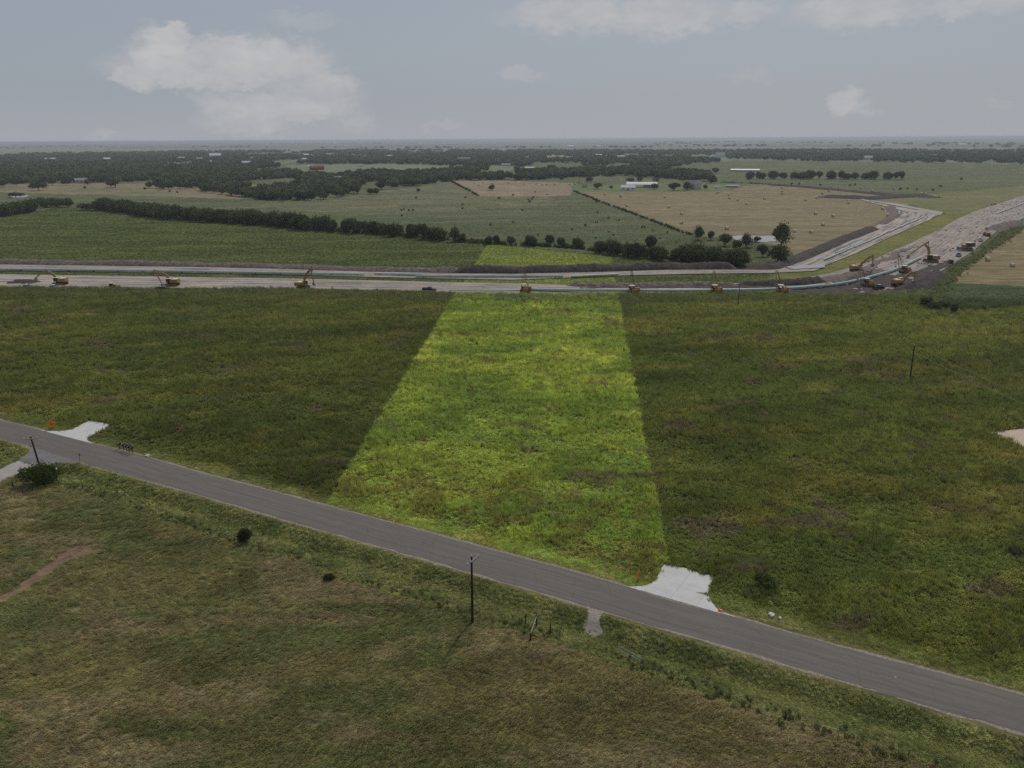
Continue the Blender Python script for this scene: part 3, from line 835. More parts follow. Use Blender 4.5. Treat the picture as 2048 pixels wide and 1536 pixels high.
rz = np.where(low, wind + rng.normal(0, .35, n), rng.uniform(0, 6.28, n))
rot = np.c_[np.zeros(n), np.zeros(n), rz]
gp = protos('grass_tufts', [
    blades(15, .55, .06, .30, 1.15, 1, winddir=math.pi), blades(15, .5, .05, .30, 1.3, 2, winddir=math.pi), blades(13, .45, .06, .32, .9, 3, 4, winddir=math.pi),
    blades(14, .30, .06, .26, .5, 4, 6), blades(12, .26, .06, .26, .6, 5, 9),
    blades(15, .62, .055, .26, .35, 6, 3), blades(13, .72, .05, .24, .45, 7, 4),
    blades(6, .5, .06, .28, .4, 8, 20), blades(5, .45, .06, .3, .4, 9, 24)], GRASSM)
print('tufts', n)
groups = [('meadow_grass', mead & ~inlot, 'dark olive green knee-high meadow grass and weeds'),
          ('lot_grass_brightened', mead & inlot, 'yellow-green grass and weeds of the central lot, highlight painted in'),
          ('verge_grass', verge, 'short green grass of the roadside verge and ditch'),
          ('field_grass', low, 'wind-flattened brownish long grass of the near field')]
pos = np.c_[x, y, z - .03]
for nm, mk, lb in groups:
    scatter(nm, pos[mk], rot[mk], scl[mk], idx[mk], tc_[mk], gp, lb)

# taller weeds in a band along the bare strip and up its right side
band = [P2([(-900, 578), (0, 581), (275, 584), (512, 582), (800, 590), (1024, 594), (1399, 593), (1536, 592), (1598, 596), (1736, 596), (1845, 590), (1836, 604), (1786, 606), (1536, 606), (1249, 604), (1024, 604), (737, 600), (512, 596), (275, 593), (0, 592), (-900, 590)]),
        P2([(1852, 594), (1872, 562), (1903, 541), (1956, 508), (2006, 466), (2048, 443), (2200, 396), (2200, 405), (2048, 456), (2003, 486), (1965, 507), (1935, 530), (1905, 556), (1885, 580), (1862, 602)])]
p = wedge_points(250, 620, .75, .5, 280., 42)
mk = inside_any(p[:, 0] + rng.normal(0, .6, len(p)), p[:, 1] + rng.normal(0, 2.0, len(p)), band)
x, y = p[mk].T; n = len(x); d = np.hypot(x, y)
hv = .45 + 1.35 * fbm(x / 7, y / 4, 301, 4)
hv = np.where(x > np.interp(y, [0, 270, 300], [400, 140, 158]), hv * .75, hv)
c = np.array(lin((128, 136, 92)))[None] * (.6 + .9 * rng.random(n))[:, None] * np.c_[.9 + .3 * fbm(x / 9, y / 9, 303, 3), np.ones(n), np.ones(n)]
c[inpoly(x, y, lot)] *= 1.35  # painted lot highlight carried on into the weeds
wp = protos('weed_clumps', [blades(14, 1.5, .16, .55, .35, 21, 16), blades(12, 1.3, .16, .6, .4, 22, 22), blades(16, 1.7, .14, .5, .3, 23, 10)], GRASSM)
scatter('tall_weeds', np.c_[x, y, np.zeros(n)], np.c_[np.zeros((n, 2)), rng.uniform(0, 6.28, n)], np.c_[np.ones(n) * 1.1, np.ones(n) * 1.1, hv], rng.integers(0, 3, n), c, wp, 'band of tall dark green weeds along the bare clay strip')
print('weeds', n)
# coarse growth in the fields beyond
p = wedge_points(288, 900, 1.25, .9, 330., 41)
x, y = p.T
f1p = Z[-1][0]; past = Z[3][0]
bad = inside_any(x, y, strip_polys + [z_[0] for z_ in (Z[4], Z[6], Z[8], Z[9])])
hayr = inpoly(x, y, Z[13][0])
m1 = inpoly(x, y, f1p); olive = inpoly(x, y, Z[12][0])
kp = (m1 | inpoly(x, y, past) | inpoly(x, y, Z[14][0])) & ~bad & ~hayr & (rng.random(len(x)) < np.where(m1, 1, .5))
x, y = x[kp], y[kp]; m1 = m1[kp]; n = len(x); d = np.hypot(x, y)
gc = ground_color(x, y, np.full(n, -500.))
c = gc * (.75 + .6 * rng.random(n))[:, None] * 1.75 * (.8 + .4 * fbm(x / 18, y / 7, 315, 3))[:, None]
h_ = np.where(m1, .9, .55) * (.5 + 1.0 * fbm(x / 14, y / 7, 311, 4))
inl = inpoly(x, y, lot); c[inl] = np.array(LOT_HIGHLIGHT[0]) * (1.0 + .9 * rng.random(inl.sum()))[:, None]  # far end of the lot: same highlight painted into the growth
sx = (d / 330) ** .7 * 1.5
scatter('pasture_growth', np.c_[x, y, np.zeros(n)], np.c_[np.zeros((n, 2)), rng.uniform(0, 6.28, n)], np.c_[sx, sx, h_ * .95 * np.where(olive[kp], .4, 1)], rng.integers(5, 9, n), c, gp, 'coarse green growth in the fields behind the bare strips')
print('pasture', n)

# ---- trees
LEAF = leafmat('tree_leaves', None, (88, 97, 62), .3)
BARK = pmat('bark', (88, 78, 68), .9, var=.3)
def crown_mesh(seed, wd, hg, base, nleaf, lsz, lobes=7, flat=1.0):
    r = np.random.default_rng(seed)
    L_ = []
    for i in range(lobes):
        a = r.uniform(0, 6.28); rr = wd * .5 * r.uniform(.15, .62)
        zc = base + (hg - base) * r.uniform(.3, .72)
        L_.append((rr * math.cos(a), rr * math.sin(a), zc, wd * r.uniform(.2, .32), (hg - base) * r.uniform(.22, .36) * flat))
    L_.append((0, 0, base + (hg - base) * .6, wd * .3, (hg - base) * .4))
    vs = []
    per = nleaf // len(L_)
    for (cx, cy, cz, rw, rh) in L_:
        q = r.normal(size=(per, 3)); q /= np.linalg.norm(q, axis=1)[:, None]
        rad = r.uniform(.62, 1.12, per) * (1 + .25 * np.sin(q[:, 0] * 5 + cx) * np.cos(q[:, 1] * 6 + cy))
        c = q * rad[:, None] * [rw, rw, rh] + [cx, cy, cz]
        nn = q + r.normal(0, .55, (per, 3)); nn /= np.linalg.norm(nn, axis=1)[:, None]
        t1 = np.cross(nn, r.normal(size=(per, 3))); t1 /= np.linalg.norm(t1, axis=1)[:, None]
        t2 = np.cross(nn, t1)
        sz = lsz * r.uniform(.6, 1.3, per)[:, None]
        vs.append(np.stack([c - t1 * sz - t2 * sz * .6, c + t1 * sz * .9 - t2 * sz * .7, c + t1 * sz + t2 * sz * .7, c - t1 * sz * .8 + t2 * sz * .8], 1))
    v = np.concatenate(vs).reshape(-1, 3)
    v[:, 2] = np.maximum(v[:, 2], .05)
    f = np.arange(len(v)).reshape(-1, 4)
    return v, f
def trunk_mb(seed, wd, hg, base):
    r = random.Random(seed); mb = MB()
    rr = .035 * hg
    top = Vector((r.uniform(-.3, .3), r.uniform(-.3, .3), max(base * 1.2, hg * .3)))
    mb.tube((0, 0, -.2), top, rr, rr * .7, 7, False)
    for i in range(5):
        a = i * 1.26 + r.uniform(-.4, .4)
        e = top + Vector((math.cos(a) * wd * .28, math.sin(a) * wd * .28, (hg - top.z) * r.uniform(.35, .75)))
        mb.tube(top, e, rr * .45, rr * .12, 5, False)
    return mb
TREES = []
specs = [ # seed, width, height, crown base, leaves, leaf size
    (1, 9.5, 7.5, 1.0, 1500, .36), (2, 8.0, 8.5, 1.2, 1500, .36), (3, 11, 8.0, 1.3, 1700, .38), (4, 6.5, 6.5, .4, 1200, .32), (5, 5.0, 4.5, .1, 900, .28), (6, 8.5, 10.0, 1.6, 1500, .36),
    (17, 10.5, 8.0, .0, 1900, .36), (18, 9.0, 7.0, .0, 1700, .34), (19, 12, 8.5, .0, 2100, .38)]
for sp_ in specs:
    v, f = crown_mesh(*sp_)
    cme = mesh_np('crown', v, f); cme.materials.append(LEAF)
    tme_o = trunk_mb(sp_[0], sp_[1], sp_[2], sp_[3]).build('trunk', BARK)
    tme = tme_o.data; bpy.data.objects.remove(tme_o)
    TREES.append((cme, tme, sp_[1], sp_[2]))
bpy.data.meshes.remove(bpy.data.meshes['crown']) if False else None
tree_count = 0
def tree(px, py, hpx, kind=None, label=None, group=None, wpx=None, cat='tree', nm=None, xyz=None, hm=None):
    global tree_count
    kind = random.choice([0, 1, 2, 5]) if kind is None else kind
    cme, tme, tw, th = TREES[kind]
    p = at(px, py) if xyz is None else Vector(xyz)
    sl = (p - Vector((0, 0, H))).length
    h = hm if hm is not None else hpx * sl / FPX
    # hpx is what the tree covers up the picture, its own width included
    dep = math.asin(H / sl)
    wdt = (wpx * sl / FPX) if wpx else h * tw / th
    hh_ = h if hm is not None else max(1.0, h - wdt * .5 * math.sin(dep))
    o = empty(nm or ('bush' if cat == 'bush' else 'tree'), (p.x, p.y, 0), random.uniform(0, 6.28))
    o.scale = (wdt / tw, wdt / tw, hh_ / th)
    tag(o, label, cat, group)
    new_obj('trunk', tme, None, o); new_obj('crown', cme, None, o)
    tree_count += 1
    return o
def along(line, spacing, hm, jit, label, group, kinds, rows=1, rowgap=5):
    l = P2(line)
    Ls = np.hypot(*np.diff(l, axis=0).T).sum()
    n = max(2, int(Ls / spacing))
    q = resample(l, n)
    for j in range(rows):
        for i in range(n):
            a = q[i] + rng.normal(0, jit, 2) + np.array([0, j * rowgap])
            h = hm[0] + (hm[1] - hm[0]) * float(rng.random())
            tree(0, 0, 0, int(rng.choice(kinds)), label, group, xyz=(a[0], a[1], 0), hm=h)
HG = 'hedgerow trees behind the left green field'
HL = 'dark green tree crowded into the long hedgerow behind the left green field'
along([(203, 420), (335, 438), (430, 444), (512, 449)], 7.8, (8.5, 11), 1.6, 'dark tree crowded into the thick left half of the long hedgerow', HG, [6, 7, 8, 0], 2, 8)
along([(512, 449), (600, 458), (640, 462)], 8, (8, 10.5), 1.5, 'dark green tree in the middle stretch of the long hedgerow above the middle excavator', HG, [6, 7, 8], 2, 7)
along([(655, 463), (700, 465), (780, 470), (870, 480), (905, 483)], 6.8, (7.5, 10), 1.6, 'dark green tree in the single-file right stretch of the long hedgerow', HG, [6, 7, 8, 3, 5], 1)
along([(925, 484), (975, 488)], 7, (4.5, 6), 1.0, 'low dark bushy tree at the right end of the long hedgerow by the bright lot', HG, [0, 3], 1)
G2 = 'hedgerow bushes behind the bright lot'
L2 = 'dark bushy tree in the ragged hedge behind the far end of the bright green lot'
along([(985, 488), (1060, 491)], 6, (3.5, 5.5), 1.4, L2, G2, [3, 7, 6], 1)
along([(1070, 491), (1150, 496)], 5.5, (4, 6.5), 1.2, L2, G2, [3, 7], 1)
along([(1155, 497), (1200, 502)], 5.5, (3.5, 5.5), 1.2, L2, G2, [3, 7], 1)
along([(1205, 505), (1290, 516), (1370, 523)], 5.4, (6, 8.5), 1.2, L2, G2, [6, 7, 8], 1)
along([(1385, 525), (1430, 531), (1475, 533)], 5.2, (8, 9.5), 1, L2, G2, [6, 7, 8], 2, 6)
G3 = 'trees in the hedge at the left edge'
along([(-160, 436), (0, 434), (62, 423)], 8.5, (9, 12), 2, 'dark tree in the thick hedge at the left edge', G3, [6, 7, 8], 2, 8)
along([(66, 415), (128, 415)], 8, (7, 9), 2, 'dark tree in the thick hedge at the left edge', G3, [6, 7, 8], 2, 10)
# single trees one can point at
S = [(78, 381, 15, 28, 2, 'lone spreading oak in the pale pasture at the far left'),
     (32, 395, 9, 26, 2, 'low round tree beside the small pond at the far left'),
     (231, 375, 17, 26, 0, 'dark round oak standing in front of the woods above the hedgerow start'),
     (172, 420, 12, 30, 3, 'low bush in the gap between the left hedge and the long hedgerow'),
     (232, 463 - 46, 6, 10, 4, 'small shrub just beyond the left end of the long hedgerow'),
     (740, 389, 13, 17, 0, 'left one of the two squat trees standing clear of the woods in the mid pasture'),
     (753, 389, 13, 17, 0, 'right one of the two squat trees standing clear of the woods in the mid pasture'),
     (762, 379, 16, 24, 1, 'oak at the tip of the wood above the two squat pasture trees'),
     (837, 384, 7, 8, 3, 'tiny lone tree in the mid pasture right of the woods'),
     (985, 381, 12, 16, 0, 'lone dark tree in the tan field with scattered bales'),
     (819, 372, 14, 26, 2, 'broad oak in front of the middle belt of woods, left one'),
     (835, 372, 14, 26, 2, 'broad oak in front of the middle belt of woods, right one'),
     (1123, 360, 7, 12, 3, 'small dark tree above the radio mast'),
     (1179, 364, 9, 14, 3, 'round bush in the open field behind the farmyard'),
     (1195, 378, 12, 17, 1, 'leafy tree at the left end of the farmyard'),
     (1222, 377, 6, 8, 4, 'small shrub between the leafy tree and the white shed'),
     (1261, 364, 8, 18, 3, 'dark bush behind the long roofed barn, left of two'),
     (1279, 363, 9, 14, 3, 'dark bush behind the long roofed barn, right of two'),
     (1308, 378, 11, 18, 0, 'tree in front of the right end of the long roofed barn'),
     (1348, 381, 15, 22, 1, 'big tree on the left of the grey farmhouse'),
     (1374, 381, 17, 19, 5, 'tall tree against the left wall of the grey farmhouse'),
     (1411, 378, 8, 10, 3, 'small round tree on the right of the grey farmhouse'),
     (1313, 363, 6, 16, 3, 'low dark bush behind the right end of the long roofed barn'),
     (1359, 357, 15, 24, 1, 'tall dark tree standing out of the belt behind the farmhouse'),
     (1430, 347, 11, 18, 2, 'broad tree left of the long white poultry shed'),
     (1396, 480, 29, 24, 5, 'tall tree at the left of the stock pond'),
     (1421, 480, 18, 16, 1, 'smaller tree just right of the tall pond tree'),
     (1449, 492, 25, 24, 1, 'rounded tree in front of the pond'),
     (1474, 500, 20, 18, 3, 'bushy tree below the pond'),
     (1492, 495, 28, 26, 5, 'tall leafy tree in front of the right half of the pond'),
     (1513, 484, 11, 16, 3, 'small dark bush beside the right end of the pond'),
     (1524, 513, 24, 20, 1, 'tree right of the hedge below the pond'),
     (1562, 492, 46, 40, 5, 'tallest tree, standing at the edge of the hay field above the dark bush'),
     (1560, 526, 38, 42, 0, 'big dark bushy tree by the dark spoil bank below the tallest tree'),
     (1300, 504, 34, 26, 1, 'taller thin tree rising out of the hedge behind the bright lot'),
     (1852, 614, 20, 22, 3, 'dark bush at the end of the weedy bank, left of three'),
     (1868, 622, 20, 24, 0, 'dark bush at the end of the weedy bank, middle of three'),
     (1888, 618, 16, 20, 3, 'dark bush at the end of the weedy bank, right of three'),
     (1905, 629, 21, 14, 1, 'small upright tree at the fence corner right of the weedy bank')]
for (px, py, hp, wp_, k, lb) in S:
    bushy = ('bush' in lb.split(' in ')[0] or 'shrub' in lb) and 'bushy' not in lb
    tree(px, py, hp, k, lb, None, wp_, cat='bush' if bushy else 'tree')
# near bushes get finer leaves
def near_bush(px, py, wpx, hpx, nleaf, lsz, seed, label, col=(62, 78, 34)):
    p = at(px, py); sl = (p - Vector((0, 0, H))).length
    wd = wpx * sl / FPX; hg = hpx * sl / FPX * .85
    v, f = crown_mesh(seed, wd, hg, .05, nleaf, lsz, 9)
    zz = float(height(np.array([p.x]), np.array([p.y]))[0])
    o = empty('bush', (p.x, p.y, zz)); tag(o, label, 'bush')
    me = mesh_np('crown', v, f); me.materials.append(leafmat('bush_leaves_' + str(seed), None, col, .3))
    new_obj('crown', me, None, o)
    trunk_mb(seed, wd * .8, hg, .1).build('trunk', BARK, o)
near_bush(86, 968, 62, 46, 5200, .12, 31, 'large leafy green bush at the foot of the left utility pole')
near_bush(491, 1081, 26, 32, 2200, .08, 32, 'small dark upright bush on the fence line in the near field', (66, 76, 42))
near_bush(1531, 1170, 46, 22, 1500, .11, 33, 'low weed bush in the meadow right of the corner driveway', (88, 98, 54))
near_bush(656, 1160, 24, 16, 700, .08, 34, 'low green shrub below the road left of the middle utility pole', (66, 80, 40))
near_bush(2034, 1112, 36, 15, 800, .1, 35, 'low dark brush in the meadow at the right edge', (84, 84, 60))
# dark bushes dotted over the pasture
sb = [(1181, 376 + 20), (1188, 400), (1193, 405), (1064, 400), (1060, 405), (1057, 401), (1067, 396), (1045, 422), (1026, 446), (1195, 426), (1217, 437), (1238, 442), (1195, 446), (1284, 456), (1289, 455), (1306, 462), (1191, 477), (1191, 446), (1227, 471), (1335, 466), (1254, 487), (1217, 465), (930, 396), (925, 410), (925, 418), (803, 422), (808, 420), (818, 422), (826, 422), (804, 433), (832, 397), (981, 451), (1026, 392), (998, 398), (340, 384), (355, 386), (290, 379), (170, 377), (1170, 452), (1144, 460), (1153, 480), (1076, 471), (1353, 486), (1320, 478), (1700, 372), (1710, 371), (1800, 380), (1815, 379), (1833, 381), (1865, 382), (1881, 374), (1640, 372), (1922, 360), (1598, 370), (1583, 369)]
for i, (px, py) in enumerate(sb):
    tree(px, py, random.uniform(3.2, 4.6), 4, 'small dark bush dotted over the pasture', 'small bushes dotted over the pasture', random.uniform(4, 6.5), cat='bush')
along([(1492, 358), (1560, 358), (1640, 358), (1700, 358), (1802, 359)], 7.5, (8, 13), 5, 'tree in the thin row crossing the pale green field at right', 'row of trees crossing the pale green field', [6, 1, 8, 7])
along([(1376, 364), (1416, 366)], 11, (10, 12), 3, 'dark tree in the clump just behind the grey farmhouse', 'clump of trees behind the farmhouse', [6, 1, 8, 7])
WE = 'front trees of the woods'
along([(0, 374), (60, 371), (165, 371), (225, 368)], 26, (8, 11), 5, 'dark oak at the front edge of the left woods', WE, [0, 1, 2, 5])
along([(296, 377), (340, 379), (384, 377)], 11, (8, 10), 4, 'dark oak in the oval grove in front of the left woods', WE + ' in the oval grove', [0, 1, 2], 2, 14)
along([(402, 382), (450, 389), (510, 398), (570, 402), (640, 399), (712, 387)], 12, (8, 11), 4, 'dark oak at the front edge of the big grove above the hedgerow', WE + ' in the big grove', [0, 1, 2, 5])
print('trees', tree_count)

# ---- woods that read as masses
FL = leafmat('woodland_leaves', None, (98, 108, 78), .25, .35)
fm = []
for sp_ in [(61, 11, 9, .4, 420, .75), (62, 9, 10, .5, 420, .7), (63, 13, 9, .3, 480, .8), (64, 9, 7.5, .2, 380, .7)]:
    v, f = crown_mesh(*sp_, lobes=5)
    fm.append(mesh_np('woodland_crown', v, f))
fp = protos('woodland_trees', fm, FL)
def wood(name, polys, label, sp0, pw, hs=(.8, 1.25), dmin=700, dmax=4500, keepfn=None):
    p = wedge_points(dmin, dmax, sp0, pw, 1000., 42)
    x, y = p.T
    wx = x + (fbm(x / 60, y / 60, 401, 3) - .5) * 40; wy = y + (fbm(x / 80, y / 160, 403, 3) - .5) * 160
    k = inside_any(wx, wy, polys)
    gap = fbm(x / 120, y / 260, 407, 4)
    k &= gap < (.55 + .07 * (y < 1500))
    if keepfn is not None: k &= keepfn(x, y)
    x, y = x[k], y[k]; n = len(x); d = np.hypot(x, y)
    s_ = rng.uniform(hs[0], hs[1], n); wd = s_ * (d / 1000) ** .45
    scatter(name, np.c_[x, y, np.zeros(n)], np.c_[np.zeros((n, 2)), rng.uniform(0, 6.28, n)], np.c_[wd, wd, s_ * (d / 1000) ** .1], rng.integers(0, 4, n), None, fp, label)
    print(name, n)
houses_px = []   # filled below, cleared of woodland
HS = [ # px, base py, width px, height px, roof colour, wall colour, kind label
    (102, 321, 16, 4, (225, 225, 225), (190, 188, 184), 'pale roofed house deep in the left woods'),
    (215, 321, 12, 4.5, (228, 228, 228), (200, 198, 194), 'small white-roofed house in the left woods'),
    (100, 344, 34, 4, (140, 132, 122), (120, 112, 104), 'long tan-roofed barn low in the left woods'),
    (163, 366, 18, 8, (150, 146, 140), (172, 168, 160), 'grey house half hidden at the front of the left woods'),
    (362, 318, 12, 3.5, (215, 214, 212), (170, 168, 164), 'small pale house right of the white-roofed one in the left woods'),
    (400, 319, 15, 3, (205, 204, 202), (170, 168, 164), 'low pale shed left of the large white house in the woods'),
    (431, 315, 19, 7, (210, 212, 216), (232, 232, 230), 'large white house standing above the left woods'),
    (423, 325, 8, 4, (205, 205, 205), (170, 168, 164), 'small shed in front of the large white house'),
    (494, 329, 17, 6, (196, 200, 206), (160, 158, 154), 'house with a shiny grey roof among the left woods'),
    (505, 320, 7, 4, (215, 214, 212), (190, 188, 184), 'tiny pale house at the right end of the woods clearing'),
    (612, 312, 10, 4, (236, 236, 236), (220, 220, 218), 'upper one of two white houses above the red barn'),
    (610, 320, 9, 3.5, (232, 232, 232), (210, 210, 208), 'lower one of two white houses above the red barn'),
    (634, 340, 26, 8, (134, 60, 56), (120, 52, 48), 'red barn with a pale lean-to in the far green field'),
    (622, 336, 10, 5, (225, 228, 232), (200, 200, 198), 'white-roofed shed against the left end of the red barn'),
    (675, 362, 17, 9, (150, 152, 158), (160, 156, 150), 'grey-roofed house in the trees right of the big grove'),
    (720, 333, 11, 3.5, (170, 164, 156), (190, 186, 178), 'small pale shed in the far green field'),
    (779, 314, 10, 3.5, (200, 196, 190), (170, 168, 164), 'pale house in the middle of the far woods'),
    (786, 302, 12, 3, (226, 226, 224), (200, 198, 194), 'tiny white house on the far edge of the woods'),
    (928, 321, 24, 6, (118, 112, 106), (124, 118, 112), 'wide brown-roofed house in the far woods'),
    (1012, 332, 17, 4.5, (176, 172, 164), (160, 156, 150), 'pale house by the winding drive'),
    (1004, 303, 10, 3, (228, 228, 226), (206, 204, 200), 'tiny white barn beyond the far woods'),
    (1059, 338, 17, 4, (222, 222, 222), (196, 194, 190), 'white-roofed shed at the far side of the middle woods'),
    (1141, 295, 11, 4, (230, 230, 230), (210, 210, 208), 'small white building on the far plain, left of two'),
    (1197, 295, 8, 3.5, (230, 230, 230), (210, 210, 208), 'small white building on the far plain, right of two'),
    (1197, 312, 13, 3.5, (222, 222, 222), (196, 194, 190), 'pale shed in the woods below the far white buildings'),
    (1242, 316, 15, 5, (190, 180, 172), (176, 168, 160), 'pinkish grey house in the woods'),
    (1315, 318, 5, 5, (190, 150, 128), (196, 156, 132), 'small tan house in the woods'),
    (1440, 315, 16, 9, (168, 170, 174), (214, 212, 208), 'large pale two-storey house above the right woods'),
    (1488, 299, 10, 3, (218, 216, 214), (196, 194, 190), 'tiny pale building on the far plain at right'),
    (1924, 292, 9, 4, (236, 236, 236), (226, 226, 224), 'white building on the far plain at the right edge'),
    (1734, 320, 15, 7, (178, 176, 172), (196, 192, 186), 'pale gabled house in the right-hand belt of woods'),
    (1490, 343, 50, 4.5, (232, 232, 232), (150, 148, 144), 'very long low white poultry shed'),
    (1256, 381, 26, 10, (196, 196, 198), (210, 210, 210), 'white metal shed in the farmyard'),
    (1283, 376, 58, 11, (226, 226, 224), (150, 148, 144), 'long open-sided barn with a pale curved roof'),
    (1384, 379, 32, 17, (130, 124, 124), (176, 168, 164), 'grey gabled farmhouse beside the hay field'),
    (1432, 377, 6, 5, (226, 226, 224), (200, 200, 198), 'small white hut at the edge of the hay field'),
    (1464, 375, 22, 4, (150, 144, 138), (140, 136, 130), 'low brown run-in shed right of the farmhouse'),
    (1169, 375, 10, 3, (160, 154, 148), (150, 146, 140), 'low grey trailer at the left of the farmyard')]
HP = np.array([at(h[0], h[1])[:2] for h in HS]); HWd = np.array([h[2] * slant(h[0], h[1]) / FPX for h in HS])
def clear(x, y):
    k = np.ones(len(x), bool)
    for (hx, hy), hw in zip(HP, HWd):
        depth = 90 if hy < 1600 else 240
        k &= ~((np.abs(x - hx * y / hy) < hw * .6 + 2) & (y < hy + 12) & (y > hy - depth))
    return k
wood('woodland', [P2([(-500, 372), (0, 368), (170, 366), (240, 368), (300, 360), (400, 362), (430, 372), (470, 380), (500, 384), (570, 386), (640, 385), (700, 377), (722, 370), (668, 361), (640, 352), (560, 345), (570, 335), (610, 328), (700, 330), (830, 329), (900, 331), (1000, 332), (1062, 338), (1062, 302), (700, 300), (400, 299), (200, 303), (0, 306), (-500, 306)])],
     'dense dark oak woods filling the left distance', 9.5, .85, keepfn=clear)
wood('grove', [P2([(300, 374), (380, 375), (390, 362), (340, 356), (300, 362)]), P2([(405, 380), (450, 387), (510, 396), (570, 400), (640, 397), (710, 385), (715, 377), (600, 383), (500, 378), (430, 368), (405, 370)])],
     'compact dark groves standing forward of the left woods', 8, .6, keepfn=clear)
wood('woodland_belt', [P2([(700, 352), (760, 350), (850, 348), (920, 337), (1024, 336), (1180, 337), (1300, 342), (1400, 348), (1415, 360), (1400, 363), (1290, 354), (1150, 355), (1100, 360), (1100, 364), (1000, 362), (905, 362), (850, 371), (790, 374), (770, 362), (720, 362), (690, 366), (640, 362)])],
     'middle belt of dark trees behind the tan fields', 9, .8, keepfn=clear)
wood('woodland_far', [P2([(1055, 336), (1180, 334), (1235, 327), (1300, 335), (1350, 334), (1420, 326), (1536, 322), (1600, 325), (1700, 324), (1860, 326), (2048, 330), (2800, 336), (2800, 301), (2048, 301), (1700, 300), (1536, 302), (1300, 302), (1060, 302)])],
     'distant belt of woods across the right', 10, .9, keepfn=clear)
fl_ = []
for i in range(26):
    yy = random.choice([286.5, 288, 289.5, 291, 293, 295, 297]); x0 = random.uniform(-200, 2200); wl = random.uniform(60, 320)
    off = -(x0 / 2048) * 7
    fl_.append(P2([(x0, yy + .5 + off * .4), (x0 + wl, yy + .3 + off * .4), (x0 + wl, yy - .35 + off * .4), (x0, yy - .2 + off * .4)]))
wood('far_tree_lines', fl_, 'faint lines of trees on the plain near the horizon', 16, 1.0, dmin=4500, dmax=20000, hs=(.9, 1.5))

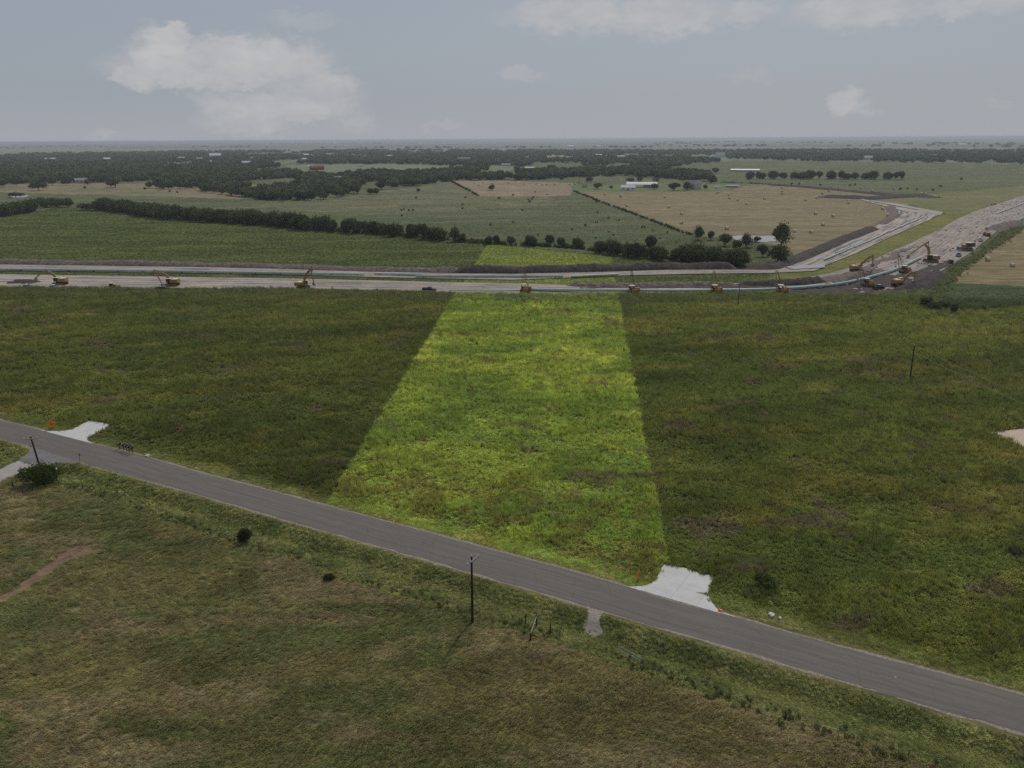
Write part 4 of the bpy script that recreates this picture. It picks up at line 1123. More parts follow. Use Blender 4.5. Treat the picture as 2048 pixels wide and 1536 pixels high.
# ------------------------------------------------------------------ buildings
bmats = {}
def bmat(c, kind):
    k = (tuple(c), kind)
    if k not in bmats:
        bmats[k] = pmat('%s_%d_%d_%d' % ((kind,) + tuple(c)), c, .6 if kind == 'roof' else .85, var=.1, scale=.5)
    return bmats[k]
WIN = pmat('window_glass', (52, 58, 64), .2, spec=.5)
def house(px, py, wpx, hpx, roofc, wallc, label):
    p = at(px, py); sl = slant(px, py)
    W = wpx * sl / FPX; Hh = hpx * sl / FPX
    dep = W * (.45 if wpx / hpx < 3.2 else .3)
    dep = min(dep, 22)
    yaw = -math.atan2(p.x, p.y)
    Hh = max(3.2, Hh - dep * .5 * (H / sl))
    eave = Hh * .6; ridge = Hh
    nm = 'barn' if 'barn' in label else ('shed' if ('shed' in label or 'hut' in label or 'trailer' in label) else ('building' if 'building' in label else 'house'))
    o = empty(nm, (p.x + math.sin(-yaw) * dep / 2, p.y + math.cos(yaw) * dep / 2, 0), yaw)
    tag(o, label, nm)
    if 'curved' in label:
        wl = MB()
        for i in range(9):
            xx = -W / 2 + .3 + i * (W - .6) / 8
            for yy in (-dep / 2 + .2, dep / 2 - .2): wl.box(xx - .25, xx + .25, yy - .25, yy + .25, 0, eave)
        wl.box(W * .05, W / 2 - .5, -dep / 2 + .6, dep / 2 - .6, 0, eave * .96)
        wl.build('wall', bmat(wallc, 'wall'), o)
        pr = [(-dep / 2 - .5 + i * (dep + 1) / 12, eave + (ridge - eave) * math.sin(math.pi * i / 12)) for i in range(13)]
        pr += [(a, b_ - .25) for a, b_ in pr[::-1]]
        mb = MB()
        n_ = len(pr)
        v = [(-W / 2, a, b_) for a, b_ in pr] + [(W / 2, a, b_) for a, b_ in pr]
        mb.add(v, [tuple(range(n_)), tuple(range(2 * n_ - 1, n_ - 1, -1))] + [(i, i + n_, (i + 1) % n_ + n_, (i + 1) % n_) for i in range(n_)])
        mb.build('roof', bmat(roofc, 'roof'), o)
        return
    MB().add([(-W / 2, -dep / 2, 0), (W / 2, -dep / 2, 0), (W / 2, dep / 2, 0), (-W / 2, dep / 2, 0), (-W / 2, -dep / 2, eave), (W / 2, -dep / 2, eave), (W / 2, dep / 2, eave), (-W / 2, dep / 2, eave), (-W / 2, 0, ridge - .12), (W / 2, 0, ridge - .12)],
             [(0, 1, 5, 4), (1, 2, 6, 9, 5), (2, 3, 7, 6), (3, 0, 4, 8, 7), (4, 5, 9, 8), (6, 7, 8, 9)]).build('wall', bmat(wallc, 'wall'), o)
    e = .5; sl_ = (ridge - eave) / (dep / 2)
    mb = MB()
    for sg in (-1, 1):
        y1 = sg * (dep / 2 + e); z1 = eave - sl_ * e
        v = [(-W / 2 - e, 0, ridge), (W / 2 + e, 0, ridge), (W / 2 + e, y1, z1), (-W / 2 - e, y1, z1)]
        mb.add(v + [(a, b_, c_ + .18) for a, b_, c_ in v], [(0, 1, 2, 3), (4, 5, 6, 7), (0, 1, 5, 4), (2, 3, 7, 6), (1, 2, 6, 5), (3, 0, 4, 7)])
    mb.build('roof', bmat(roofc, 'roof'), o)
    nw = 5 if wpx > 30 else (3 if wpx > 12 else 2)
    for i in range(nw):
        cx = -W / 2 + W * (i + .5) / nw
        ww = min(1.4, W * .08)
        if i == nw // 2:
            MB().box(cx - ww * .6, cx + ww * .6, -dep / 2 - .06, -dep / 2 + .05, 0.05, min(eave * .8, 2.3)).build('door', bmat((96, 84, 76), 'door'), o)
        else:
            MB().box(cx - ww * .6, cx + ww * .6, -dep / 2 - .06, -dep / 2 + .05, eave * .38, eave * .72).build('window', WIN, o)
    if wpx > 30 and hpx > 14:   # farmhouse gable wing
        gw = W * .38
        MB().add([(W * .12, -dep / 2 - 4, 0), (W * .12 + gw, -dep / 2 - 4, 0), (W * .12 + gw, -dep / 2 + .2, 0), (W * .12, -dep / 2 + .2, 0), (W * .12, -dep / 2 - 4, eave), (W * .12 + gw, -dep / 2 - 4, eave), (W * .12 + gw, -dep / 2 + .2, eave), (W * .12, -dep / 2 + .2, eave), (W * .12 + gw / 2, -dep / 2 - 4, ridge * .95), (W * .12 + gw / 2, 0, ridge * .95)],
                 [(0, 1, 5, 8, 4), (1, 2, 6, 5), (2, 3, 7, 6), (3, 0, 4, 7), (4, 8, 9, 7), (5, 6, 9, 8)]).build('gable_wing', bmat((186, 180, 176), 'wall'), o)
for h in HS: house(*h)

# ------------------------------------------------------------------ hay bales
BALE = bpy.data.materials.new('straw_bale'); BALE.use_nodes = True
t = NT(BALE.node_tree); b = BALE.node_tree.nodes['Principled BSDF']
tc = t.n('ShaderNodeTexCoord'); n1 = t.noise(tc.outputs['Object'], 2.5, 5, .7)
t.l(t.mix(t.rng(n1, .3, .7), linc((134, 108, 76)), linc((196, 172, 130))), b.inputs['Base Color']); b.inputs['Roughness'].default_value = .95
WRAP = pmat('pale_net_wrap', (206, 196, 174), .8, var=.12)
def bale_proto():
    o = empty('hay_bale', (0, 0, 0))
    r = 1.0; wd = 1.0
    bm = bmesh.new()
    bmesh.ops.create_cone(bm, cap_ends=True, segments=20, radius1=r, radius2=r, depth=wd * 2, matrix=Matrix.Translation((0, 0, r * .96)) @ Matrix.Rotation(math.pi / 2, 4, 'Y'))
    bmesh.ops.bevel(bm, geom=[e for e in bm.edges if abs(e.verts[0].co.x - e.verts[1].co.x) < .01], offset=.1, segments=2, affect='EDGES')
    for v in bm.verts:
        v.co.z = max(.0, v.co.z)
    me = bpy.data.meshes.new('straw'); bm.to_mesh(me); bm.free()
    new_obj('straw_roll', me, BALE, o)
    mb = MB(); n = 20
    for k in range(n):
        a0 = 2 * math.pi * k / n; a1 = 2 * math.pi * (k + 1) / n
        if math.sin((a0 + a1) / 2) < -.75: continue
        q = [(math.cos(a0), math.sin(a0)), (math.cos(a1), math.sin(a1))]
        v = [(-.82, q[0][0] * 1.02, q[0][1] * 1.02 + .96), (.82, q[0][0] * 1.02, q[0][1] * 1.02 + .96), (.82, q[1][0] * 1.02, q[1][1] * 1.02 + .96), (-.82, q[1][0] * 1.02, q[1][1] * 1.02 + .96)]
        mb.add(v, [(0, 1, 2, 3)])
    mb.build('net_wrap', WRAP, o)
    return o
bp0 = bale_proto()
def c3(x, y): return (1024 + x / 4, 260 + y / 4)
def c4(x, y): return (1536 + x / 4, 260 + y / 4)
bales = [c3(*q) for q in [(95, 437), (190, 438), (240, 442), (277, 442), (340, 437), (460, 440), (505, 437), (573, 435), (183, 498), (283, 518), (636, 539), (743, 521), (870, 536), (1222, 543), (918, 613), (1252, 624), (1357, 678), (1355, 752), (1717, 797), (1638, 510), (1652, 506), (1735, 528), (1740, 551), (1805, 566), (1873, 596), (2019, 556), (727, 428)]]
bales += [c4(*q) for q in [(110, 469), (110, 496), (113, 515), (436, 515), (488, 494), (505, 458), (568, 470), (743, 472), (832, 494), (1008, 480), (385, 549), (298, 569), (641, 574), (641, 590), (917, 640), (957, 692), (380, 677), (520, 697), (438, 766), (1225, 515), (1253, 515), (1338, 542), (1373, 543)]]
bales += [(512 + q[0] / 4, 260 + q[1] / 4) for q in [(1748, 430), (1783, 447), (1816, 427), (1887, 432), (2017, 426)]]
bales += [(1588.5, 464.5), (1622, 466.5), (1975, 522), (2024, 533.5)]
special = {len(bales) - 4: 'left one of the two bales nearest the big dark tree at the hay field corner', len(bales) - 3: 'right one of the two bales nearest the big dark tree at the hay field corner',
           len(bales) - 2: 'left bale of the two in the tan field beyond the parked trucks', len(bales) - 1: 'right bale of the two in the tan field beyond the parked trucks',
           18: 'bale above the stock pond near the bottom of the hay field', 17: 'bale nearest the left corner tree in the hay field below another bale', 8: 'bale alone below the row of bales in the far tan field'}
for i, (px, py) in enumerate(bales):
    o = bp0 if i == 0 else copy_tree(bp0)
    o.location = at(px, py); o.rotation_euler = (0, 0, random.uniform(-.7, .7))
    o.scale = (random.uniform(.95, 1.1),) * 3 if i >= len(bales) - 4 else (random.uniform(1.05, 1.2),) * 3
    px_ = px
    if i in special: lb = special[i]
    elif px < 1172 and py < 392: lb, g_ = 'round hay bale in the far tan strip left of the farmyard', 0
    elif px > 1790: lb = 'round hay bale in the olive field right of the dark spoil pile'
    elif py < 382 and px > 1640: lb = 'round hay bale near the thin dark spoil line across the hay field'
    elif py < 398 and px < 1420: lb = 'round hay bale in the back of the big tan hay field below the farmyard'
    elif px < 1350: lb = 'round hay bale in the left of the big hay field near the diagonal fence'
    elif px < 1475: lb = 'round hay bale right of the farmhouse in the big tan hay field'
    elif py < 400: lb = 'round hay bale in the back right part of the big tan hay field'
    elif px > 1750: lb = 'round hay bale at the right corner of the hay field beside bare clay'
    else: lb = 'round hay bale in the middle right part of the big tan hay field'
    tag(o, lb, 'hay bale', 'round hay bales left in the mown fields')

# ------------------------------------------------------------------ pipes
PIPE = pmat('pale_green_coated_pipe', (166, 184, 174), .4, var=.12, scale=.4, spec=.45)
PIPEW = pmat('pale_coated_pipe', (188, 200, 196), .4, var=.12, scale=.4, spec=.45)
def catmull(pts, n):
    P = [Vector(p) for p in pts]; P = [P[0] * 2 - P[1]] + P + [P[-1] * 2 - P[-2]]
    out_ = []
    for i in range(1, len(P) - 2):
        for k in range(n):
            t_ = k / n; a, b_, c_, d_ = P[i - 1:i + 3]
            out_.append(.5 * ((2 * b_) + (c_ - a) * t_ + (2 * a - 5 * b_ + 4 * c_ - d_) * t_ ** 2 + (3 * b_ - a - 3 * c_ + d_) * t_ ** 3))
    out_.append(P[-2]); return out_
def tube_path(mb, pts, r, n=12):
    base = len(mb.v)
    for i, p in enumerate(pts):
        tdir = (pts[min(i + 1, len(pts) - 1)] - pts[max(i - 1, 0)]).normalized()
        q = tdir.to_track_quat('Z', 'Y')
        ref = Vector((0, 0, 1)); sd_ = tdir.cross(ref).normalized(); up = sd_.cross(tdir)
        for k in range(n):
            a = 2 * math.pi * k / n
            mb.v.append(tuple(p + sd_ * r * math.cos(a) + up * r * math.sin(a)))
    for i in range(len(pts) - 1):
        for k in range(n):
            a = base + i * n + k; b_ = base + i * n + (k + 1) % n
            mb.f.append((a, b_, b_ + n, a + n))
    mb.f.append(tuple(range(base + n - 1, base - 1, -1))); e = base + (len(pts) - 1) * n
    mb.f.append(tuple(range(e, e + n)))
pts = [at(px, py, z_) for px, py, z_ in [(1062, 579, .9), (1140, 580, 1.1), (1250, 580.5, 1.4), (1400, 580.5, 1.4), (1536, 578.5, 1.4), (1623, 573, 1.4), (1690, 565.5, 1.4), (1761, 548, 1.3), (1796, 536, 1.2), (1841, 515, 1.0)]]
pth = catmull(pts, 10)
mb = MB(); tube_path(mb, pth, .62, 16)
po = mb.build('pipeline', PIPE, smooth=False)
po.data.polygons.foreach_set('use_smooth', np.ones(len(po.data.polygons), bool))
tag(po, 'long thick pale green pipe held up by the yellow sideboom tractors and bending away right', 'pipeline')
mb = MB()
for i in range(6, len(pth) - 2, 7):
    d_ = (pth[i + 1] - pth[i]).normalized()
    mb.tube(pth[i] - d_ * .25, pth[i] + d_ * .25, .66, n=16)
mb.build('weld_collar', PIPEW, po)
mb = MB(); tube_path(mb, [at(900, 580, .5), at(985, 581.5, .5), at(1030, 580.5, .6), at(1062, 579.2, .8)], .26, 10)
tag(mb.build('thin_pipe', PIPEW), 'thin white pipe lying on the clay left of the leftmost sideboom tractor', 'pipe')
def pipe_run(name, pa, pb, r, z_, mat, label, grp=None):
    a = at(pa[0], pa[1], z_); b_ = at(pb[0], pb[1], z_)
    o = MB().tube(a, b_, r, n=12).build(name, mat, smooth=False)
    tag(o, label, 'pipe', grp)
    n = max(2, int((b_ - a).length / 12))
    sk = MB()
    d_ = (b_ - a).normalized(); sdv = Vector((-d_.y, d_.x, 0))
    for i in range(n + 1):
        c_ = a + (b_ - a) * ((i + .3) / (n + .6))
        for s_ in (-1, 1):
            pass
        Mx = Matrix.Translation(Vector((c_.x, c_.y, .3))) @ Matrix.Rotation(math.atan2(d_.y, d_.x), 4, 'Z')
        sk.box(-.15, .15, -.7, .7, 0, z_ - r - .3 + .1, M=Mx)
    sk.build('skid', WOOD, o)
GP = 'lengths of pipe strung along the back strip'
runs = [((-700, 531), (0, 537), 'pipe string on the back strip running off the left edge'),
        ((-20, 537.5), (300, 541), 'pipe string on the back strip above the two left excavators'),
        ((301, 541.2), (729, 548), 'pipe string on the back strip behind the middle excavator'),
        ((748, 546.8), (849, 549), 'short pipe length on the back strip above the dark pickup'),
        ((832, 552), (1126, 552), 'pipe string on the back strip crossing the left side of the bright lot'),
        ((1142, 553), (1236, 548.5), 'pipe length on the back strip ending at the right side of the bright lot'),
        ((1648, 519), (1706, 494), 'nearest pipe length on the diagonal strip beside the hay field'),
        ((1708, 494), (1732, 483.5), 'second pipe length up the diagonal strip'),
        ((1733.5, 483.5), (1756, 473), 'third pipe length up the diagonal strip'),
        ((1757, 473), (1777, 462), 'fourth pipe length up the diagonal strip'),
        ((1780, 463), (1798, 453.5), 'fifth pipe length up the diagonal strip'),
        ((1800, 453.8), (1817, 445.5), 'sixth pipe length up the diagonal strip'),
        ((1819, 446), (1848, 432.5), 'farthest dark pipe length on the diagonal strip'),
        ((1671, 505), (1699, 493.5), 'shorter pipe length behind the nearest one on the diagonal strip'),
        ((1702, 493), (1726, 483), 'shorter pipe length behind the second one on the diagonal strip'),
        ((1738, 401), (1835, 418.5), 'thin pale pipe on the far wedge of clay, upper one'),
        ((1786, 416), (1816, 424), 'thin pale pipe on the far wedge of clay, lower one'),
        ((1992, 427), (2120, 380), 'long pipe string on the far part of the wide strip at the right edge')]
for pa, pb, lb in runs:
    pipe_run('pipe_length', pa, pb, .5 if pa[0] < 1600 else .42, .95, PIPEW if pa[0] > 1200 or pa[0] < 760 else PIPE, lb, GP)

# ------------------------------------------------------------------ machines
def track_unit(root, L, y, w_=.75, h_=1.05):
    r = h_ / 2
    prof = []
    for i in range(9):
        a = math.pi / 2 + math.pi * i / 8
        prof.append((-L / 2 + r + r * math.cos(a), r + r * math.sin(a)))
    for i in range(9):
        a = -math.pi / 2 + math.pi * i / 8
        prof.append((L / 2 - r + r * math.cos(a), r + r * math.sin(a)))
    mb = MB().prism(prof, y - w_ / 2, y + w_ / 2)
    n = 16
    for i in range(n):
        xx = -L / 2 + r + (L - 2 * r) * i / (n - 1)
        mb.box(xx - .06, xx + .06, y - w_ / 2, y + w_ / 2, h_ - .02, h_ + .06)
        mb.box(xx - .06, xx + .06, y - w_ / 2, y + w_ / 2, -.04, .03)
    tr = mb.build('track', TRACK, root)
    fr = MB()
    for i in range(6):
        xx = -L / 2 + r + (L - 2 * r) * i / 5
        fr.tube((xx, y - w_ / 2 - .05, r), (xx, y + w_ / 2 + .05, r), r * .55 if i in (0, 5) else r * .35, n=10)
    fr.box(-L / 2 + r, L / 2 - r, y - w_ / 2 - .03, y + w_ / 2 + .03, r * .7, r * 1.3)
    fr.build('track_frame', YEL, tr)
def arm_prism(pts_, widths, y0, y1):
    # a boom drawn as a thick polyline in x,z
    top = []; bot = []
    P = [Vector((p[0], 0, p[1])) for p in pts_]
    for i, p in enumerate(P):
        d_ = (P[min(i + 1, len(P) - 1)] - P[max(i - 1, 0)]).normalized()
        nrm = Vector((-d_.z, 0, d_.x))
        top.append(p + nrm * widths[i] / 2); bot.append(p - nrm * widths[i] / 2)
    mb = MB()
    for i in range(len(P) - 1):
        q = [top[i], top[i + 1], bot[i + 1], bot[i]]
        mb.prism([(v.x, v.z) for v in q], y0, y1)
    return mb
def excavator(px, py, yaw, boom, stick, bucket, label, sc_=1.0, swing=0.0):
    """boom, stick: side-view points (x forward, z up) in metres from the machine's centre"""
    root = empty('excavator', at(px, py, .33), yaw, sc_)
    tag(root, label, 'excavator', 'yellow excavators along the bare strip')
    for s_ in (-1, 1): track_unit(root, 5.4, s_ * 1.4, .75, 1.1)
    MB().box(-1.2, 1.2, -1.1, 1.1, .45, 1.25, .1, .1).tube((0, 0, 1.2), (0, 0, 1.5), .9, n=20).build('undercarriage', TRACK, root)
    RM = Matrix.Rotation(swing, 4, 'Z')
    def bld(mb, nm, mt, par=root, bev=0):
        mb.v = [tuple(RM @ Vector(v)) for v in mb.v]
        return mb.build(nm, mt, par, bev)
    bld(MB().box(-3.1, .9, -1.5, 1.5, 1.5, 2.75, .1, .06), 'house', YEL, bev=.06)
    bld(MB().box(-3.2, -2.2, -1.52, 1.52, 1.35, 2.9, .1, .1), 'counterweight', YEL, bev=.12)
    bld(MB().box(-2.3, -.4, -1.2, 1.3, 2.75, 3.05, .1, .1), 'engine_hood', YELP, bev=.05)
    cab = bld(MB().box(.1, 1.9, .45, 1.5, 1.5, 3.2, .08, .04), 'cab', BLK, bev=.05)
    g = MB().box(.3, 1.5, 1.5, 1.53, 2.2, 3.0).box(.3, 1.5, .42, .45, 2.2, 3.0).box(1.87, 1.93, .6, 1.35, 1.9, 3.0)
    bld(g, 'window', GLASS, cab)
    bld(MB().box(0, 1.95, .4, 1.55, 3.2, 3.3, .05, .05), 'cab_roof', YELP, cab)
    bld(MB().tube((-1.6, -.8, 3.0), (-1.6, -.8, 3.7), .09), 'exhaust', BLK)
    wd = [.75] + [1.0] * (len(boom) - 2) + [.6]
    bld(arm_prism(boom, wd, -.5, 0), 'boom', YEL)
    bld(arm_prism(stick, [.75] + [.55] * (len(stick) - 2) + [.35], -.42, -.08), 'stick', YEL)
    e = Vector((stick[-1][0], -.25, stick[-1][1]))
    s1 = 1 if bucket >= 0 else -1
    pr = [(e.x, e.z + .2), (e.x + .5 * s1, e.z), (e.x + .7 * s1, e.z - .7), (e.x + .2 * s1, e.z - 1.25), (e.x - .6 * s1, e.z - 1.35), (e.x - .35 * s1, e.z - .9), (e.x - .1 * s1, e.z - .4)]
    bld(MB().prism(pr, -.95, .45), 'bucket', STEEL)
    hm = MB().tube((boom[0][0] + .5, -.7, boom[0][1] - .3), (boom[1][0] * .8 + boom[0][0] * .2, -.7, (boom[1][1] * .7 + boom[0][1] * .3)), .13)
    hm.tube((boom[0][0] + .5, .2, boom[0][1] - .3), (boom[1][0] * .8 + boom[0][0] * .2, .2, (boom[1][1] * .7 + boom[0][1] * .3)), .13)
    hm.tube((boom[-2][0], -.25, boom[-2][1] + .6), (stick[0][0], -.25, stick[0][1] + .5), .14)
    bld(hm, 'hydraulic_cylinder', STEEL)
    return root
mpp = lambda px, py: slant(px, py) / FPX
excavator(121, 569, math.pi, [(1.0, 2.0), (2.4, 4.4), (4.4, 5.6), (6.3, 5.5)], [(6.0, 6.0), (7.6, 5.0), (10.6, 2.9)], -1, 'leftmost excavator, its arm arched out to the left over a dirt heap')
excavator(345, 571, math.pi, [(1.0, 2.0), (1.8, 4.2), (3.6, 5.2), (6.2, 5.6)], [(7.2, 6.6), (6.4, 5.2), (4.6, .9)], -1, 'second excavator from the left, its stick reaching down to the clay')
excavator(606, 577, 0.05, [(1.0, 2.0), (1.1, 4.0), (2.3, 6.4), (4.2, 8.0)], [(4.8, 8.4), (4.2, 6.6), (4.9, 2.6)], -1, 'third excavator from the left, arm folded high and pointing right', 1.0)
excavator(1713, 543, .12, [(1.0, 2.0), (2.2, 4.2), (4.4, 6.0), (6.5, 7.1)], [(6.8, 7.7), (7.0, 5.8), (7.2, 3.4)], 1, 'excavator behind the pipe bend, arm raised to the right over churned clay')
excavator(1861, 524, math.pi - .15, [(.9, 2.0), (1.3, 4.4), (1.9, 6.2), (3.4, 7.4)], [(2.2, 8.6), (4.6, 6.9), (9.6, 2.6)], -1, 'excavator with a long straight stick reaching left to the end of the green pipe', 1.15, 0)
excavator(1798, 572, .25, [(1.0, 2.0), (2.4, 3.8), (4.6, 5.4), (6.2, 5.6)], [(6.6, 6.0), (6.8, 4.2), (7.0, 2.0)], -1, 'nearest excavator beside the dark spoil heap under the pipe bend')
excavator(1973, 472, 1.35, [(.9, 2.0), (1.8, 4.2), (3.2, 5.6), (4.6, 5.2)], [(4.8, 5.6), (5.0, 4.0), (5.4, 2.0)], -1, 'farthest small excavator at the end of the parked trucks', .85)

def pipelayer(px, py, yaw, lean, label):
    root = empty('sideboom_tractor', at(px, py, .33), yaw)
    tag(root, label, 'pipelayer', 'yellow sideboom tractors holding the green pipe')
    for s_ in (-1, 1): track_unit(root, 4.4, s_ * 1.35, .75, 1.25)
    MB().box(-1.9, 2.2, -.95, .95, .7, 1.7, .05, .05).build('chassis', YEL, root, .05)
    MB().box(.1, 2.3, -.7, .7, 1.7, 2.6, .08, .06).build('engine_hood', YEL, root, .06)
    MB().box(2.28, 2.36, -.6, .6, 1.2, 2.5).build('grille', BLK, root)
    MB().tube((1.2, .2, 2.6), (1.2, .2, 3.5), .09).build('exhaust', BLK, root)
    MB().box(-1.5, -.1, -.65, .65, 1.7, 2.3).box(-1.6, -1.35, -.65, .65, 2.2, 2.9).build('seat_platform', BLK, root)
    rf = MB().box(-1.9, .3, -.95, .95, 3.45, 3.6, .1, .1).build('canopy', YELP, root)
    ps = MB()
    for xx in (-1.7, .1):
        for yy in (-.8, .8): ps.tube((xx, yy, 1.7), (xx, yy, 3.46), .07)
    ps.build('canopy_post', BLK, rf)
    cw = MB()
    for i in range(4): cw.box(-1.1, 1.1, -2.4 + i * .16, -2.26 + i * .16, .9, 2.3)
    cw.build('counterweight', YEL, root, .02)
    a = Vector((-1.6, 1.9, .9)); b_ = Vector((1.0, 1.9, .9)); tp = Vector((-.6 + lean, 3.4, 8.6))
    bo = MB()
    bo.tube(a, tp + Vector((-.35, 0, 0)), .17, .13); bo.tube(b_, tp + Vector((.35, 0, 0)), .17, .13)
    for k in (.35, .6, .82, 1.0):
        bo.tube(a.lerp(tp + Vector((-.35, 0, 0)), k), b_.lerp(tp + Vector((.35, 0, 0)), k), .09)
    bm_ = bo.build('boom', YEL, root)
    MB().tube((-.3, -.9, 2.0), tp, .04).tube((.1, -.9, 2.0), tp, .04).build('winch_cable', BLK, root)
    hk = MB().tube(tp, (tp.x, tp.y + .2, 2.6), .05)
    hk.box(tp.x - .25, tp.x + .25, tp.y, tp.y + .4, 2.3, 3.0)
    hk.build('hook_block', STEEL, root)
    MB().tube((-.9, -1.6, 1.5), (.6, -1.6, 1.5), .4, n=14).build('winch', STEEL, root)
pipelayer(1051, 585, 0.0, .3, 'leftmost sideboom tractor, inside the bright lot line')
pipelayer(1267, 588, math.pi * 0 + .05, .2, 'second sideboom tractor from the left, just right of the bright lot')
pipelayer(1432, 587, 0.0, .0, 'third sideboom tractor from the left, left of the thin dark pole')
pipelayer(1564, 587, -.1, -1.6, 'fourth sideboom tractor from the left, its boom leaning left')
pipelayer(1735, 573, .15, -2.0, 'fifth sideboom tractor at the bend of the green pipe beside a dark pickup')
pipelayer(1810, 546, .3, -1.8, 'farthest sideboom tractor near the open end of the green pipe')

def dozer(px, py, yaw, label, s_=1.0):
    root = empty('bulldozer', at(px, py, .33), yaw, s_)
    tag(root, label, 'bulldozer')
    for q in (-1, 1): track_unit(root, 4.2, q * 1.15, .65, 1.1)
    MB().box(-2.0, 2.0, -.8, .8, .7, 1.7, .1, .05).build('chassis', YEL, root, .05)
    MB().box(.3, 2.0, -.65, .65, 1.7, 2.4, .1, .08).build('engine_hood', YEL, root, .06)
    c = MB().box(-1.5, .2, -.8, .8, 1.7, 3.1, .12, .08).build('cab', BLK, root, .04)
    MB().box(-1.7, .4, -.95, .95, 3.1, 3.25, .1, .1).build('cab_roof', YELP, c)
    MB().box(-1.3, 0, -.86, -.8, 2.2, 2.95).box(-1.3, 0, .8, .86, 2.2, 2.95).build('window', GLASS, c)
    MB().prism([(2.9, .1), (2.7, .6), (2.75, 1.2), (3.0, 1.5), (3.1, 1.5), (2.9, 1.1), (2.85, .6), (3.05, .1)], -1.9, 1.9).build('blade', STEEL, root)
    MB().box(1.0, 2.8, -1.55, -1.4, .5, .7).box(1.0, 2.8, 1.4, 1.55, .5, .7).build('blade_arm', YEL, root)
dozer(1932, 501, math.pi + .1, 'large bulldozer with a pale cab roof in the row of parked trucks', 1.35)
dozer(226, 577, 0, 'small yellow bulldozer low behind the tall weeds between the two left excavators', .75)

PAINTS = {'black': pmat('black_car_paint', (34, 36, 42), .25, .3, var=.05, spec=.6), 'white': pmat('white_car_paint', (224, 226, 228), .3, var=.04, spec=.5),
          'silver': pmat('silver_car_paint', (150, 156, 164), .28, .5, var=.04, spec=.5), 'blue': pmat('dark_blue_car_paint', (46, 56, 74), .25, .3, var=.05, spec=.6)}
def pickup(px, py, yaw, colr, label, roofc=None, zz=.33, grp=None):
    root = empty('pickup_truck', at(px, py, zz), yaw)
    tag(root, label, 'pickup', grp)
    pm = PAINTS[colr]
    MB().prism([(-2.95, .55), (-2.95, 1.15), (.15, 1.18), (1.25, 1.2), (2.75, 1.08), (2.95, .85), (2.95, .5), (2.4, .45), (-2.4, .45)], -.95, .95).build('body', pm, root, .05)
    MB().box(-2.8, -.75, -.8, .8, 1.16, 1.19).build('truck_bed', BLK, root)
    bs = MB()
    bs.box(-2.95, -.7, -.95, -.84, 1.12, 1.42).box(-2.95, -.7, .84, .95, 1.12, 1.42).box(-2.95, -2.85, -.95, .95, 1.12, 1.42)
    bs.build('bed_side', pm, root, .02)
    cb = MB().add([(-.7, -.92, 1.15), (1.45, -.92, 1.18), (1.45, .92, 1.18), (-.7, .92, 1.15), (-.5, -.74, 1.85), (.65, -.74, 1.87), (.65, .74, 1.87), (-.5, .74, 1.85)],
                  [(0, 3, 2, 1), (4, 5, 6, 7), (0, 1, 5, 4), (1, 2, 6, 5), (2, 3, 7, 6), (3, 0, 4, 7)]).build('cabin', GLASS, root)
    MB().box(-.55, .7, -.76, .76, 1.84, 1.92, .06, .05).build('roof', PAINTS[roofc or colr], root, .02)
    pl = MB()
    for xx in (-.62, .2):
        for s_ in (-1, 1): pl.tube((xx - .03, s_ * .9, 1.15), (xx + .06, s_ * .745, 1.87), .05, n=6)
    pl.build('door_pillar', pm, cb)
    for xx in (-1.9, 1.9):
        for s_ in (-1, 1):
            wl = MB().tube((xx, s_ * .68, .42), (xx, s_ * .98, .42), .42, n=18).build('wheel', RUB, root)
            MB().tube((xx, s_ * .97, .42), (xx, s_ * 1.0, .42), .24, n=12).build('rim', STEEL, wl)
    for s_ in (-1, 1):
        MB().box(2.88, 2.97, s_ * .72 - .16, s_ * .72 + .16, .78, .98).build('headlight', PAINTS['white'], root)
        MB().box(-2.98, -2.93, s_ * .84 - .09, s_ * .84 + .09, .85, 1.25).build('taillight', bmat((150, 30, 26), 'lamp'), root)
    MB().box(2.9, 3.05, -.9, .9, .45, .68).box(-3.05, -2.9, -.9, .9, .48, .66).build('bumper', STEEL, root)
pickup(859, 582.5, -.08, 'black', 'black pickup driving alone on the wide clay strip left of the bright lot')
pickup(1757, 578, .42, 'black', 'black pickup beside the sideboom tractor at the pipe bend', 'silver')
GT = 'pickups parked beside the weedy bank'
pickup(1901, 526, 1.15, 'black', 'dark pickup nearest in the parked row, in front of the dark spoil heap', 'white', grp=GT)
pickup(1917, 512.5, .9, 'silver', 'silver pickup second in the parked row below the bulldozer', grp=GT)
pickup(1946, 492, .9, 'blue', 'dark blue pickup just beyond the bulldozer in the parked row', 'silver', grp=GT)
pickup(1961, 482.5, .9, 'white', 'white pickup between the dark blue one and the farthest excavator', grp=GT)
pickup(2019, 447.5, .35, 'white', 'left one of three small vehicles parked far off at the right edge', grp=GT)
pickup(2029, 447, .35, 'silver', 'middle one of three small vehicles parked far off at the right edge', grp=GT)
pickup(2038, 446, .35, 'white', 'right one of three small vehicles parked far off at the right edge', grp=GT)
pickup(55, 577, math.pi, 'white', 'white pickup half hidden by weeds below the leftmost excavator bucket')
pickup(108, 578, math.pi, 'white', 'white pickup half hidden by weeds below the leftmost excavator body')
pickup(328, 581, .1, 'black', 'dark pickup half hidden by weeds under the second excavator', 'silver')
pickup(1987, 410, .55, 'silver', 'tiny lone vehicle far up the wide strip')

